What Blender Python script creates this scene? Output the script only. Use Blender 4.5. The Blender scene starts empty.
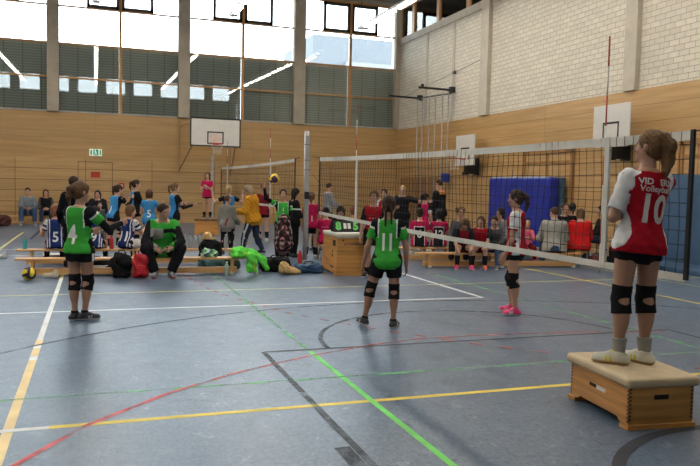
import bpy, bmesh, math, random
import numpy as np
from mathutils import Vector, Matrix
from mathutils.bvhtree import BVHTree
random.seed(7)
SC = bpy.context.scene
COL = SC.collection

# ---------------------------------------------------------------- camera
cam_data = bpy.data.cameras.new('camera')
cam_data.sensor_width = 36.0
cam_data.lens = 36.0 * 720.5 / 700.0
cam_data.clip_end = 300
cam = bpy.data.objects.new('camera', cam_data)
COL.objects.link(cam)
FW = Vector((0.33287486, 0.94080333, -0.06390163))
RT = Vector((0.94297097, -0.33208868, 0.02286624))
UP = RT.cross(FW)
cam.matrix_world = Matrix(((RT.x, UP.x, -FW.x, 0.0), (RT.y, UP.y, -FW.y, 0.0), (RT.z, UP.z, -FW.z, 1.57), (0, 0, 0, 1)))
SC.camera = cam

# ---------------------------------------------------------------- sky and exposure
W = bpy.data.worlds.new('sky'); SC.world = W; W.use_nodes = True
wn = W.node_tree.nodes; wl = W.node_tree.links
bg = wn['Background']
tc = wn.new('ShaderNodeTexCoord'); sp = wn.new('ShaderNodeSeparateXYZ'); rp = wn.new('ShaderNodeValToRGB')
wl.new(tc.outputs['Generated'], sp.inputs[0]); wl.new(sp.outputs['Z'], rp.inputs[0])
rp.color_ramp.elements[0].color = (0.86, 0.92, 1.0, 1); rp.color_ramp.elements[1].color = (0.72, 0.84, 1.0, 1)
wl.new(rp.outputs[0], bg.inputs[0]); bg.inputs[1].default_value = 9.0
LAMP_POWER = 30.0
SC.view_settings.view_transform = 'Standard'
SC.view_settings.look = 'None'
SC.view_settings.gamma = 1.0
SC.view_settings.use_curve_mapping = False
SC.view_settings.exposure = 0.45

# ---------------------------------------------------------------- materials
MATS = {}
def mat(name, col, rough=0.6, var=0.12, scale=6.0, bump=0.0, bscale=40.0, metal=0.0, spec=0.4, emit=None, estr=0.0, stretch=(1, 1, 1), sheen=0.0):
    if name in MATS: return MATS[name]
    m = bpy.data.materials.new(name); m.use_nodes = True
    n = m.node_tree.nodes; l = m.node_tree.links; b = n['Principled BSDF']
    t = n.new('ShaderNodeTexCoord'); mp = n.new('ShaderNodeMapping'); mp.inputs['Scale'].default_value = stretch
    l.new(t.outputs['Object'], mp.inputs[0])
    nz = n.new('ShaderNodeTexNoise'); nz.inputs['Scale'].default_value = scale; nz.inputs['Detail'].default_value = 4
    l.new(mp.outputs[0], nz.inputs[0])
    r = n.new('ShaderNodeValToRGB'); e = r.color_ramp.elements
    e[0].position = 0.3; e[1].position = 0.7
    e[0].color = [c * (1 - var) for c in col] + [1]; e[1].color = [min(1, c * (1 + var)) for c in col] + [1]
    l.new(nz.outputs[0], r.inputs[0]); l.new(r.outputs[0], b.inputs['Base Color'])
    b.inputs['Roughness'].default_value = rough; b.inputs['Metallic'].default_value = metal
    b.inputs['Specular IOR Level'].default_value = spec
    if sheen: b.inputs['Sheen Weight'].default_value = sheen
    if bump:
        nb = n.new('ShaderNodeTexNoise'); nb.inputs['Scale'].default_value = bscale; nb.inputs['Detail'].default_value = 3
        l.new(mp.outputs[0], nb.inputs[0])
        bp = n.new('ShaderNodeBump'); bp.inputs['Strength'].default_value = bump; bp.inputs['Distance'].default_value = 0.02
        l.new(nb.outputs[0], bp.inputs['Height']); l.new(bp.outputs[0], b.inputs['Normal'])
    if emit:
        b.inputs['Emission Color'].default_value = (*emit, 1); b.inputs['Emission Strength'].default_value = estr
    MATS[name] = m
    return m
def cloth(name, col, rough=0.9): return mat(name, col, rough, 0.08, 9, 0.25, 14, spec=0.08)
def glass_mat():
    m = bpy.data.materials.new('window_glass'); m.use_nodes = True
    n = m.node_tree.nodes; l = m.node_tree.links
    out = n['Material Output']; n.remove(n['Principled BSDF'])
    tr = n.new('ShaderNodeBsdfTransparent'); tr.inputs[0].default_value = (0.93, 0.96, 0.95, 1)
    gl = n.new('ShaderNodeBsdfGlossy'); gl.inputs['Roughness'].default_value = 0.02
    fr = n.new('ShaderNodeFresnel'); fr.inputs[0].default_value = 1.65
    mx = n.new('ShaderNodeMixShader'); l.new(fr.outputs[0], mx.inputs[0]); l.new(tr.outputs[0], mx.inputs[1]); l.new(gl.outputs[0], mx.inputs[2])
    l.new(mx.outputs[0], out.inputs[0]); return m

# ---------------------------------------------------------------- mesh helpers
class MB:
    def __init__(s): s.bm = bmesh.new()
    def box(s, x0, x1, y0, y1, z0, z1, mi=0, M=None, bev=0.0):
        r = bmesh.ops.create_cube(s.bm, size=1.0); vs = r['verts']
        for v in vs: v.co = Vector(((x0 + x1) / 2 + v.co.x * (x1 - x0), (y0 + y1) / 2 + v.co.y * (y1 - y0), (z0 + z1) / 2 + v.co.z * (z1 - z0)))
        fs = list({f for v in vs for f in v.link_faces})
        if bev:
            es = list({e for v in vs for e in v.link_edges})
            rb = bmesh.ops.bevel(s.bm, geom=es, offset=bev, segments=2, affect='EDGES', profile=0.5)
            fs = list({f for f in rb['faces']} | {f for f in fs if f.is_valid}); vs = list({v for f in fs for v in f.verts})
        for f in fs: f.material_index = mi
        if M is not None:
            for v in vs: v.co = M @ v.co
        return vs
    def bar(s, a, b, w, d=None, mi=0, up=(0, 0, 1)):
        a = Vector(a); b = Vector(b); d = d or w; ax = (b - a); L = ax.length; ax.normalize(); u = Vector(up)
        if abs(ax.dot(u)) > 0.98: u = Vector((1, 0, 0))
        x = ax.cross(u).normalized(); y = x.cross(ax).normalized()
        M = Matrix(((x.x, y.x, ax.x, a.x), (x.y, y.y, ax.y, a.y), (x.z, y.z, ax.z, a.z), (0, 0, 0, 1)))
        return s.box(-w / 2, w / 2, -d / 2, d / 2, 0, L, mi, M)
    def tube(s, pts, r, n=8, mi=0, closed=False, caps=True):
        pts = [Vector(p) for p in pts]; rings = []; N = len(pts)
        rr = r if isinstance(r, (list, tuple)) else [r] * N
        prev = None
        for i, p in enumerate(pts):
            if closed: t = pts[(i + 1) % N] - pts[i - 1]
            else: t = pts[min(i + 1, N - 1)] - pts[max(i - 1, 0)]
            t.normalize()
            if prev is None:
                u = Vector((0, 0, 1)) if abs(t.z) < 0.9 else Vector((1, 0, 0))
                x = t.cross(u).normalized()
            else:
                x = (prev - t * prev.dot(t)).normalized()
            prev = x; y = t.cross(x)
            rings.append([s.bm.verts.new(p + (x * math.cos(2 * math.pi * k / n) + y * math.sin(2 * math.pi * k / n)) * rr[i]) for k in range(n)])
        for i in range(N if closed else N - 1):
            A = rings[i]; B = rings[(i + 1) % N]
            for k in range(n):
                f = s.bm.faces.new((A[k], A[(k + 1) % n], B[(k + 1) % n], B[k])); f.material_index = mi; f.smooth = n > 4
        if caps and not closed:
            f = s.bm.faces.new(rings[0][::-1]); f.material_index = mi
            f = s.bm.faces.new(rings[-1]); f.material_index = mi
        return s
    def lathe(s, prof, n=16, loc=(0, 0, 0), mi=0, M=None):
        loc = Vector(loc); rings = []
        for (r, z) in prof:
            ring = []
            for k in range(n):
                p = Vector((r * math.cos(2 * math.pi * k / n), r * math.sin(2 * math.pi * k / n), z))
                if M is not None: p = M @ p
                ring.append(s.bm.verts.new(p + loc))
            rings.append(ring)
        for A, B in zip(rings, rings[1:]):
            for k in range(n):
                f = s.bm.faces.new((A[k], A[(k + 1) % n], B[(k + 1) % n], B[k])); f.material_index = mi; f.smooth = True
        s.bm.faces.new(rings[0][::-1]).material_index = mi; s.bm.faces.new(rings[-1]).material_index = mi
        return s
    def quad(s, a, b, c, d, mi=0):
        f = s.bm.faces.new([s.bm.verts.new(Vector(p)) for p in (a, b, c, d)]); f.material_index = mi; return f
    def poly(s, pts, mi=0):
        f = s.bm.faces.new([s.bm.verts.new(Vector(p)) for p in pts]); f.material_index = mi; return f
    def slab(s, pts, d, mi=0):
        """polygon pts extruded along vector d"""
        d = Vector(d); A = [s.bm.verts.new(Vector(p)) for p in pts]; B = [s.bm.verts.new(Vector(p) + d) for p in pts]
        n = len(A); fs = [s.bm.faces.new(A[::-1]), s.bm.faces.new(B)]
        for k in range(n): fs.append(s.bm.faces.new((A[k], A[(k + 1) % n], B[(k + 1) % n], B[k])))
        for f in fs: f.material_index = mi
    def sphere(s, c, r, mi=0, sub=3, sc=(1, 1, 1), M=None):
        q = bmesh.ops.create_icosphere(s.bm, subdivisions=sub, radius=1.0)
        for v in q['verts']:
            p = Vector((v.co.x * sc[0] * r, v.co.y * sc[1] * r, v.co.z * sc[2] * r))
            v.co = (M @ p if M is not None else p) + Vector(c)
        for f in {f for v in q['verts'] for f in v.link_faces}: f.material_index = mi; f.smooth = True
        return q['verts']
    def build(s, name, mats, parent=None, bev=0.0, recalc=True):
        if recalc: bmesh.ops.recalc_face_normals(s.bm, faces=s.bm.faces[:])
        me = bpy.data.meshes.new(name); s.bm.to_mesh(me); s.bm.free()
        for m in (mats if isinstance(mats, (list, tuple)) else [mats]): me.materials.append(m)
        o = bpy.data.objects.new(name, me); COL.objects.link(o)
        if parent is not None: o.parent = parent
        if bev:
            md = o.modifiers.new('bevel', 'BEVEL'); md.width = bev; md.segments = 2; md.limit_method = 'ANGLE'
        return o
def empty(name, loc=(0, 0, 0), rz=0.0):
    o = bpy.data.objects.new(name, None); COL.objects.link(o); o.location = loc; o.rotation_euler = (0, 0, rz); o.empty_display_size = 0.1
    return o
def tag(o, label, cat, group=None):
    o['label'] = label; o['category'] = cat
    if group: o['group'] = group
    return o
def struct(o): o['kind'] = 'structure'; return o
def thing(name, label, cat, loc=(0, 0, 0), rz=0.0, group=None): return tag(empty(name, loc, rz), label, cat, group)
def dup(root, loc, rz, label=None):
    r = root.copy(); COL.objects.link(r); r.location = loc; r.rotation_euler = (0, 0, rz)
    if label: r['label'] = label
    for ch in list(root.children):
        c = ch.copy(); COL.objects.link(c); c.parent = r
        for g in ch.children:
            d = g.copy(); COL.objects.link(d); d.parent = c
    return r
def text_mesh(body, size, bold=0.0, extrude=0.0):
    cu = bpy.data.curves.new('t', 'FONT'); cu.body = body; cu.size = size; cu.align_x = 'CENTER'; cu.align_y = 'CENTER'; cu.offset = bold; cu.extrude = extrude
    cu.resolution_u = 3
    o = bpy.data.objects.new('t', cu); COL.objects.link(o)
    bpy.context.view_layer.update()
    dg = bpy.context.evaluated_depsgraph_get()
    me = bpy.data.meshes.new_from_object(o.evaluated_get(dg))
    bpy.data.objects.remove(o); bpy.data.curves.remove(cu)
    return me
# ================================================================ the hall
XR, YB, ZC = 12.29, 29.0, 9.45          # right wall, back wall, ceiling
XL, YF = -15.6, -9.0
# ---- floor: blue-grey linoleum with court lines
def floor_mat():
    m = bpy.data.materials.new('blue_linoleum'); m.use_nodes = True
    n = m.node_tree.nodes; l = m.node_tree.links; b = n['Principled BSDF']
    t = n.new('ShaderNodeTexCoord')
    def noise(s, d=5, st=(1, 1, 1), dist=0.0):
        mp = n.new('ShaderNodeMapping'); mp.inputs['Scale'].default_value = st
        l.new(t.outputs['Object'], mp.inputs[0])
        z = n.new('ShaderNodeTexNoise'); z.inputs['Scale'].default_value = s; z.inputs['Detail'].default_value = d; z.inputs['Distortion'].default_value = dist
        l.new(mp.outputs[0], z.inputs[0]); return z
    def ramp(src, a, ca, c, cb):
        r = n.new('ShaderNodeValToRGB'); e = r.color_ramp.elements
        e[0].position = a; e[0].color = (*ca, 1); e[1].position = c; e[1].color = (*cb, 1); l.new(src, r.inputs[0]); return r
    base = ramp(noise(38, 8, (1, 0.6, 1), 0.8).outputs[0], 0.22, (0.050, 0.078, 0.122), 0.80, (0.142, 0.196, 0.278))
    big = ramp(noise(0.7, 4).outputs[0], 0.3, (0.86, 0.86, 0.86), 0.7, (1.1, 1.1, 1.1))
    mu = n.new('ShaderNodeMix'); mu.data_type = 'RGBA'; mu.blend_type = 'MULTIPLY'; mu.inputs[0].default_value = 1
    l.new(base.outputs[0], mu.inputs[6]); l.new(big.outputs[0], mu.inputs[7])
    # scuffs: thin short scratches of several directions
    prev = mu.outputs[2]
    for sc_, amp, wd, dark in ((1.6, 0.9, 0.011, (0.03, 0.04, 0.055)), (2.9, 0.8, 0.017, (0.035, 0.045, 0.06)), (4.3, 0.7, 0.022, (0.25, 0.30, 0.36))):
        wz = noise(1.7 * sc_, 2)
        vm = n.new('ShaderNodeVectorMath'); vm.operation = 'SCALE'; vm.inputs['Scale'].default_value = amp / sc_ * 1.5; l.new(wz.outputs['Color'], vm.inputs[0])
        va = n.new('ShaderNodeVectorMath'); va.operation = 'ADD'; l.new(t.outputs['Object'], va.inputs[0]); l.new(vm.outputs[0], va.inputs[1])
        vo = n.new('ShaderNodeTexVoronoi'); vo.feature = 'DISTANCE_TO_EDGE'; vo.inputs['Scale'].default_value = sc_; l.new(va.outputs[0], vo.inputs['Vector'])
        d3 = ramp(vo.outputs['Distance'], 0.0, (1, 1, 1), wd, (0, 0, 0))
        gate = ramp(noise(1.3 * sc_, 3).outputs[0], 0.47, (0, 0, 0), 0.60, (0.8, 0.8, 0.8))
        gm = n.new('ShaderNodeMath'); gm.operation = 'MULTIPLY'; l.new(d3.outputs[0], gm.inputs[0]); l.new(gate.outputs[0], gm.inputs[1])
        mx = n.new('ShaderNodeMix'); mx.data_type = 'RGBA'; mx.inputs[7].default_value = (*dark, 1)
        l.new(gm.outputs[0], mx.inputs[0]); l.new(prev, mx.inputs[6]); prev = mx.outputs[2]
    l.new(prev, b.inputs['Base Color'])
    rr = n.new('ShaderNodeMath'); rr.operation = 'MULTIPLY_ADD'; rr.inputs[1].default_value = 0.16; rr.inputs[2].default_value = 0.27; l.new(noise(5, 6).outputs[0], rr.inputs[0]); l.new(rr.outputs[0], b.inputs['Roughness'])
    bp = n.new('ShaderNodeBump'); bp.inputs['Strength'].default_value = 0.2; bp.inputs['Distance'].default_value = 0.004
    l.new(noise(30, 5, (1, 1, 1), 1.0).outputs[0], bp.inputs['Height']); l.new(bp.outputs[0], b.inputs['Normal'])
    b.inputs['Specular IOR Level'].default_value = 0.45
    return m
def line_mat(name, col, worn=0.12, wear=0.0):
    m = mat(name, col, 0.5, worn, 3.0, spec=0.2)
    if wear:
        n = m.node_tree.nodes; l = m.node_tree.links; t = n.new('ShaderNodeTexCoord'); z = n.new('ShaderNodeTexNoise'); z.inputs['Scale'].default_value = 5; z.inputs['Detail'].default_value = 6
        r = n.new('ShaderNodeValToRGB'); r.color_ramp.elements[0].position = 0.36; r.color_ramp.elements[1].position = 0.62; v = 1 - wear
        r.color_ramp.elements[0].color = (v * .4, v * .4, v * .4, 1); r.color_ramp.elements[1].color = (min(1, v * 1.5),) * 3 + (1,)
        l.new(t.outputs['Object'], z.inputs[0]); l.new(z.outputs[0], r.inputs[0]); l.new(r.outputs[0], n['Principled BSDF'].inputs['Alpha'])
    return m
LM = [floor_mat(), line_mat('white_line', (0.78, 0.80, 0.80)), line_mat('yellow_line', (0.80, 0.62, 0.10)), line_mat('red_line', (0.62, 0.10, 0.11), 0.3, .30),
      line_mat('green_line', (0.16, 0.62, 0.12), 0.25), line_mat('black_line', (0.045, 0.05, 0.06), 0.3), line_mat('pale_yellow_line', (0.62, 0.60, 0.25), 0.2),
      line_mat('sand_line', (0.80, 0.62, 0.30), 0.2), line_mat('faded_green_line', (0.16, 0.62, 0.18), 0.3, .60), line_mat('faded_red_line', (0.58, 0.14, 0.12), 0.3, .45),
      line_mat('dark_grey_line', (0.05, 0.06, 0.075), 0.3, .35)]
WHITE, YEL, RED, GREEN, BLACK, PYEL, SAND, FGREEN, FRED, DGREY = range(1, 11)
fb = MB()
fb.box(XL, XR, YF, YB, -0.12, 0.0, 0)
lz = [0.0008]
def fline(pts, w, mi, closed=False):
    lz[0] += 0.00006; z = lz[0]; P = [Vector((p[0], p[1])) for p in pts]; N = len(P); L = []; Rr = []
    for i in range(N):
        if closed: t = P[(i + 1) % N] - P[i - 1]
        else: t = P[min(i + 1, N - 1)] - P[max(i - 1, 0)]
        t.normalize(); nn = Vector((-t.y, t.x)) * w / 2
        L.append(fb.bm.verts.new((P[i].x + nn.x, P[i].y + nn.y, z))); Rr.append(fb.bm.verts.new((P[i].x - nn.x, P[i].y - nn.y, z)))
    for i in range(N if closed else N - 1):
        j = (i + 1) % N; f = fb.bm.faces.new((L[i], Rr[i], Rr[j], L[j])); f.material_index = mi
def arc(cx, cy, r, a0, a1, n=40): return [(cx + r * math.cos(math.radians(a0 + (a1 - a0) * k / n)), cy + r * math.sin(math.radians(a0 + (a1 - a0) * k / n))) for k in range(n + 1)]
# long sideline near the left
fline([(-0.517, 28.5), (-0.517, 12.0)], 0.05, PYEL)
fline([(-0.517, 12.4), (-0.517, 7.6)], 0.055, WHITE); fline([(-0.517, 7.6), (-0.517, 3.0)], 0.065, SAND)
for a, b in ((7.35, 7.22), (6.9, 6.75)): fline([(-0.517, a), (-0.517, b)], 0.066, WHITE)
fline([(-0.55, 4.86), (XR - 1.2, 4.85)], 0.058, YEL)
fline([(-9, 4.86), (-0.28, 4.86)], 0.059, WHITE)
fline([(-9, 9.19), (5.36, 9.21)], 0.05, WHITE); fline([(5.33, 9.2), (5.33, 13.6)], 0.05, WHITE)
fline([(-9, 10.55), (11.2, 10.66)], 0.05, PYEL)
fline([(8.24, 4.86), (8.24, 14.6)], 0.05, YEL); fline([(9.75, 4.0), (9.75, 12.8)], 0.05, PYEL)
fline([(1.92, 1.0), (1.92, 6.5)], 0.048, GREEN); fline([(1.92, 6.5), (1.92, 14.5)], 0.045, FGREEN)
fline([(5.85, 1.0), (5.85, 12.0)], 0.045, FGREEN); fline([(-3.0, 5.55), (9.75, 5.55)], 0.04, FGREEN)
fline([(-2.03, 16.4), (-2.03, 23.4)], 0.06, PYEL); fline([(-1.62, 20.6), (-1.62, 25.5)], 0.08, DGREY)
fline([(-9, 17.6), (0.4, 17.6)], 0.05, WHITE); fline([(-9, 16.24), (3.0, 16.2)], 0.045, WHITE)
# basketball key, free-throw circle, three-point arc
fline([(1.50, 6.57), (6.28, 6.57)], 0.05, BLACK); fline([(1.49, 6.57), (1.48, 3.2)], 0.05, DGREY); fline([(6.27, 6.57), (6.25, 3.0)], 0.05, BLACK)
fline([(1.40, 4.02), (1.40, 3.2)], 0.10, DGREY)
fline(arc(3.88, 6.57, 1.75, 0, 180), 0.05, DGREY)
fline(arc(3.88, 2.6, 6.48, -12, 192, 80), 0.045, DGREY)
fline(arc(3.75, 2.50, 1.21, 20, 200, 40), 0.08, BLACK)
# handball arcs
fline([(-1.2, 2.8), (-0.42, 4.25), (-0.07, 4.82), (0.5, 5.42)], 0.042, RED)
fline([(0.5, 5.42), (1.06, 5.86), (1.5, 6.12), (1.9, 6.33), (2.6, 6.62), (3.22, 6.78), (3.9, 6.80), (5.05, 6.70), (6.2, 6.5)], 0.042, FRED)
dash = [(1.40, 13.0), (1.46, 12.06), (1.57, 10.9), (1.7, 10.2), (1.83, 9.75), (2.05, 9.15), (2.21, 8.6), (2.5, 8.05), (3.03, 7.2), (3.61, 6.45), (4.04, 6.0), (4.6, 5.45), (5.12, 5.02), (6.0, 4.3)]
tot = 0
for (a, b) in zip(dash, dash[1:]):
    a = Vector(a); b = Vector(b); L = (b - a).length; k = max(1, round(L / 0.36))
    for i in range(k):
        p = a.lerp(b, i / k); q2 = a.lerp(b, (i + 0.42) / k); fline([p, q2], 0.05, FRED)
floor = struct(fb.build('floor', LM, recalc=False))

# ---- timber panelling
def wood_panel_mat(name, axis, row, joint=0.009, width=1.22, zoff=0.0, col=((0.39, 0.235, 0.098), (0.51, 0.33, 0.148)), jcol=(0.20, 0.105, 0.03), xoff=0.0):
    m = bpy.data.materials.new(name); m.use_nodes = True
    n = m.node_tree.nodes; l = m.node_tree.links; b = n['Principled BSDF']
    t = n.new('ShaderNodeTexCoord'); s = n.new('ShaderNodeSeparateXYZ'); l.new(t.outputs['Object'], s.inputs[0])
    ad = n.new('ShaderNodeMath'); ad.inputs[1].default_value = zoff; l.new(s.outputs['Z'], ad.inputs[0])
    ax_ = n.new('ShaderNodeMath'); ax_.inputs[1].default_value = xoff; l.new(s.outputs[axis], ax_.inputs[0])
    c = n.new('ShaderNodeCombineXYZ'); l.new(ax_.outputs[0], c.inputs[0]); l.new(ad.outputs[0], c.inputs[1])
    br = n.new('ShaderNodeTexBrick'); br.offset = 0.0; br.inputs['Scale'].default_value = 1
    br.inputs['Brick Width'].default_value = width; br.inputs['Row Height'].default_value = row; br.inputs['Mortar Size'].default_value = joint
    br.inputs['Mortar Smooth'].default_value = 0.1; br.inputs['Bias'].default_value = 0
    br.inputs['Color1'].default_value = (0.94, 0.94, 0.94, 1); br.inputs['Color2'].default_value = (1.06, 1.05, 1.02, 1); br.inputs['Mortar'].default_value = (0, 0, 0, 1)
    l.new(c.outputs[0], br.inputs['Vector'])
    mp = n.new('ShaderNodeMapping'); mp.inputs['Scale'].default_value = (0.35, 7.0, 1); l.new(c.outputs[0], mp.inputs[0])
    nz = n.new('ShaderNodeTexNoise'); nz.inputs['Scale'].default_value = 1.6; nz.inputs['Detail'].default_value = 6; nz.inputs['Distortion'].default_value = 0.6; l.new(mp.outputs[0], nz.inputs[0])
    r = n.new('ShaderNodeValToRGB'); e = r.color_ramp.elements; e[0].position = 0.3; e[0].color = (*col[0], 1); e[1].position = 0.72; e[1].color = (*col[1], 1)
    l.new(nz.outputs[0], r.inputs[0])
    mu = n.new('ShaderNodeMix'); mu.data_type = 'RGBA'; mu.blend_type = 'MULTIPLY'; mu.inputs[0].default_value = 1
    l.new(r.outputs[0], mu.inputs[6]); l.new(br.outputs['Color'], mu.inputs[7])
    mx = n.new('ShaderNodeMix'); mx.data_type = 'RGBA'; mx.inputs[7].default_value = (*jcol, 1)
    l.new(br.outputs['Fac'], mx.inputs[0]); l.new(mu.outputs[2], mx.inputs[6]); l.new(mx.outputs[2], b.inputs['Base Color'])
    b.inputs['Roughness'].default_value = 0.42; b.inputs['Specular IOR Level'].default_value = 0.35
    return m
def block_mat():
    m = bpy.data.materials.new('white_block'); m.use_nodes = True
    n = m.node_tree.nodes; l = m.node_tree.links; b = n['Principled BSDF']
    t = n.new('ShaderNodeTexCoord'); s = n.new('ShaderNodeSeparateXYZ'); l.new(t.outputs['Object'], s.inputs[0])
    c = n.new('ShaderNodeCombineXYZ'); l.new(s.outputs['Y'], c.inputs[0]); l.new(s.outputs['Z'], c.inputs[1])
    br = n.new('ShaderNodeTexBrick'); br.inputs['Scale'].default_value = 1; br.inputs['Brick Width'].default_value = 0.31; br.inputs['Row Height'].default_value = 0.133
    br.inputs['Mortar Size'].default_value = 0.0085; br.inputs['Mortar Smooth'].default_value = 0.3
    br.inputs['Color1'].default_value = (0.56, 0.51, 0.415, 1); br.inputs['Color2'].default_value = (0.64, 0.585, 0.48, 1); br.inputs['Mortar'].default_value = (0.33, 0.30, 0.25, 1)
    l.new(c.outputs[0], br.inputs['Vector'])
    nz = n.new('ShaderNodeTexNoise'); nz.inputs['Scale'].default_value = 9; l.new(t.outputs['Object'], nz.inputs[0])
    r = n.new('ShaderNodeValToRGB'); r.color_ramp.elements[0].color = (0.88, 0.88, 0.88, 1); r.color_ramp.elements[1].color = (1.08, 1.08, 1.08, 1); l.new(nz.outputs[0], r.inputs[0])
    mu = n.new('ShaderNodeMix'); mu.data_type = 'RGBA'; mu.blend_type = 'MULTIPLY'; mu.inputs[0].default_value = 1
    l.new(br.outputs['Color'], mu.inputs[6]); l.new(r.outputs[0], mu.inputs[7]); l.new(mu.outputs[2], b.inputs['Base Color'])
    bp = n.new('ShaderNodeBump'); bp.invert = True; bp.inputs['Strength'].default_value = 0.5; bp.inputs['Distance'].default_value = 0.01
    l.new(br.outputs['Fac'], bp.inputs['Height']); l.new(bp.outputs[0], b.inputs['Normal']); b.inputs['Roughness'].default_value = 0.9
    return m
wood_low_x = wood_panel_mat('panel_timber_back', 'X', 0.408, 0.012, 2.42, 0.04, xoff=0.36)
wood_up_x = wood_panel_mat('plank_timber_back', 'X', 0.425, 0.004, 6.0, 0.0, ((0.37, 0.22, 0.085), (0.48, 0.30, 0.128)), (0.30, 0.16, 0.05))
wood_low_y = wood_panel_mat('panel_timber_side', 'Y', 0.408, 0.010, 2.45, 0.04, ((0.40, 0.235, 0.095), (0.52, 0.33, 0.15)))
wood_up_y = wood_panel_mat('plank_timber_side', 'Y', 0.40, 0.007, 6.0, 0.33, ((0.38, 0.22, 0.08), (0.50, 0.31, 0.13)), (0.24, 0.13, 0.04))
concrete = mat('concrete', (0.37, 0.32, 0.25), 0.85, 0.10, 3.0, 0.15, 30)
plaster = mat('pale_plaster', (0.62, 0.61, 0.57), 0.9, 0.05)
ceil_m = mat('ceiling_board', (0.30, 0.27, 0.23), 0.9, 0.06)
frame_wood = mat('window_timber', (0.46, 0.23, 0.075), 0.45, 0.15, 8, stretch=(1, 1, 6))
dark_frame = mat('dark_window_frame', (0.045, 0.03, 0.025), 0.4, 0.1)
sill_m = mat('grey_sill', (0.42, 0.41, 0.38), 0.6)
GLASS = glass_mat()

b = MB(); b.box(XL, XR + 0.3, YB, YB + 0.3, 0, 2.40, 0); b.box(XL, XR + 0.3, YB - 0.004, YB + 0.3, 2.40, 4.10, 1); b.box(XL, XR + 0.3, YB, YB + 0.3, 9.30, ZC + 0.3, 2)
b.box(XL, XR, YB - 0.008, YB, 2.385, 2.41, 1)
for X in (-15.4, -10.77, -6.12): b.box(X - 0.2, X + 0.2, YB - 0.22, YB + 0.30, 4.10, 9.32, 2)
struct(b.build('wall_back', [wood_low_x, wood_up_x, concrete]))
for k, X0, X1 in ((1, -1.69, -1.28), (2, 3.02, 3.46), (3, 7.64, 8.10), (4, 12.10, 12.30)):
    b = MB(); b.box(X0, X1, YB - 0.20, YB + 0.30, 4.10, ZC, 0)
    struct(b.build('trim_%d' % k, concrete, bev=0.015))
b = MB(); b.box(XR, XR + 0.3, YF, YB, 0, 2.2, 0); b.box(XR - 0.003, XR + 0.3, YF, YB, 2.2, 4.06, 1); b.box(XR + 0.04, XR + 0.3, YF, YB, 4.06, 7.66, 2)
b.box(XR - 0.02, XR + 0.3, 21.5, YB, 7.66, 7.93, 3); b.box(XR, XR + 0.3, YF, 21.5, 7.66, ZC + 0.3, 2); b.box(XR, XR + 0.3, 21.5, YB + 0.3, 9.25, ZC + 0.3, 3)
for Y0, Y1 in ((14.24, 14.66), (21.24, 21.74), (7.1, 7.6), (0.0, 0.5)): b.box(XR - 0.10, XR + 0.3, Y0, Y1, 4.06, ZC, 3)
for Y0 in (26.2, 23.92): b.box(XR + 0.02, XR + 0.1, Y0 - 0.09, Y0 + 0.09, 4.06, 7.66, 3)
struct(b.build('wall_right', [wood_low_y, wood_up_y, block_mat(), mat('pale_concrete', (0.46, 0.41, 0.33), 0.85, 0.10, 3.0, 0.15, 30)]))
b = MB(); b.box(XL - 0.3, XL, YF, YB, 0, ZC); struct(b.build('wall_left', wood_low_y))
b = MB(); b.box(XL, XR, YF - 0.3, YF, 0, 7.9); b.box(XL, XR, YF - 0.3, YF, 9.2, ZC); 
for k in range(13): b.box(XL + k * 2.3 - 0.38, XL + k * 2.3 + 0.38, YF - 0.3, YF, 7.9, 9.2)
struct(b.build('wall_front', mat('front_timber', (0.22, 0.12, 0.045), 0.6)))
b = MB(); b.box(XL - 0.3, XR + 0.3, YF - 0.3, YB + 0.3, ZC, ZC + 0.3); struct(b.build('ceiling', ceil_m))

# ---- windows
def blind_mat():
    m = bpy.data.materials.new('grey_venetian_blind'); m.use_nodes = True
    n = m.node_tree.nodes; l = m.node_tree.links; b = n['Principled BSDF']
    t = n.new('ShaderNodeTexCoord'); wv = n.new('ShaderNodeTexWave'); wv.bands_direction = 'Z'; wv.inputs['Scale'].default_value = 3.2; l.new(t.outputs['Object'], wv.inputs[0])
    r = n.new('ShaderNodeValToRGB'); r.color_ramp.elements[0].color = (0.21, 0.215, 0.19, 1); r.color_ramp.elements[1].color = (0.36, 0.365, 0.315, 1)
    l.new(wv.outputs[0], r.inputs[0])
    w2 = n.new('ShaderNodeTexWave'); w2.bands_direction = 'X'; w2.inputs['Scale'].default_value = 0.50; l.new(t.outputs['Object'], w2.inputs[0])
    r2 = n.new('ShaderNodeValToRGB'); r2.color_ramp.elements[0].position = 0.0; r2.color_ramp.elements[0].color = (0.5, 0.5, 0.5, 1); r2.color_ramp.elements[1].position = 0.012; r2.color_ramp.elements[1].color = (1, 1, 1, 1)
    l.new(w2.outputs[0], r2.inputs[0])
    mu = n.new('ShaderNodeMix'); mu.data_type = 'RGBA'; mu.blend_type = 'MULTIPLY'; mu.inputs[0].default_value = 1
    l.new(r.outputs[0], mu.inputs[6]); l.new(r2.outputs[0], mu.inputs[7]); l.new(mu.outputs[2], b.inputs['Base Color'])
    b.inputs['Roughness'].default_value = 0.6
    tl = n.new('ShaderNodeBsdfTranslucent'); tl.inputs[0].default_value = (0.55, 0.56, 0.50, 1); ms = n.new('ShaderNodeMixShader'); ms.inputs[0].default_value = 0.035   # a little daylight comes through the slats
    l.new(b.outputs[0], ms.inputs[1]); l.new(tl.outputs[0], ms.inputs[2]); l.new(ms.outputs[0], n['Material Output'].inputs[0])
    return m
BLIND = blind_mat()
bays = [(-1.28, 3.02, 0.885), (3.46, 7.64, 5.55), (8.10, 12.10, 10.09), (-5.92, -1.69, -3.8), (-10.57, -6.32, -8.4), (-15.2, -10.97, -13.1)]
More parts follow.
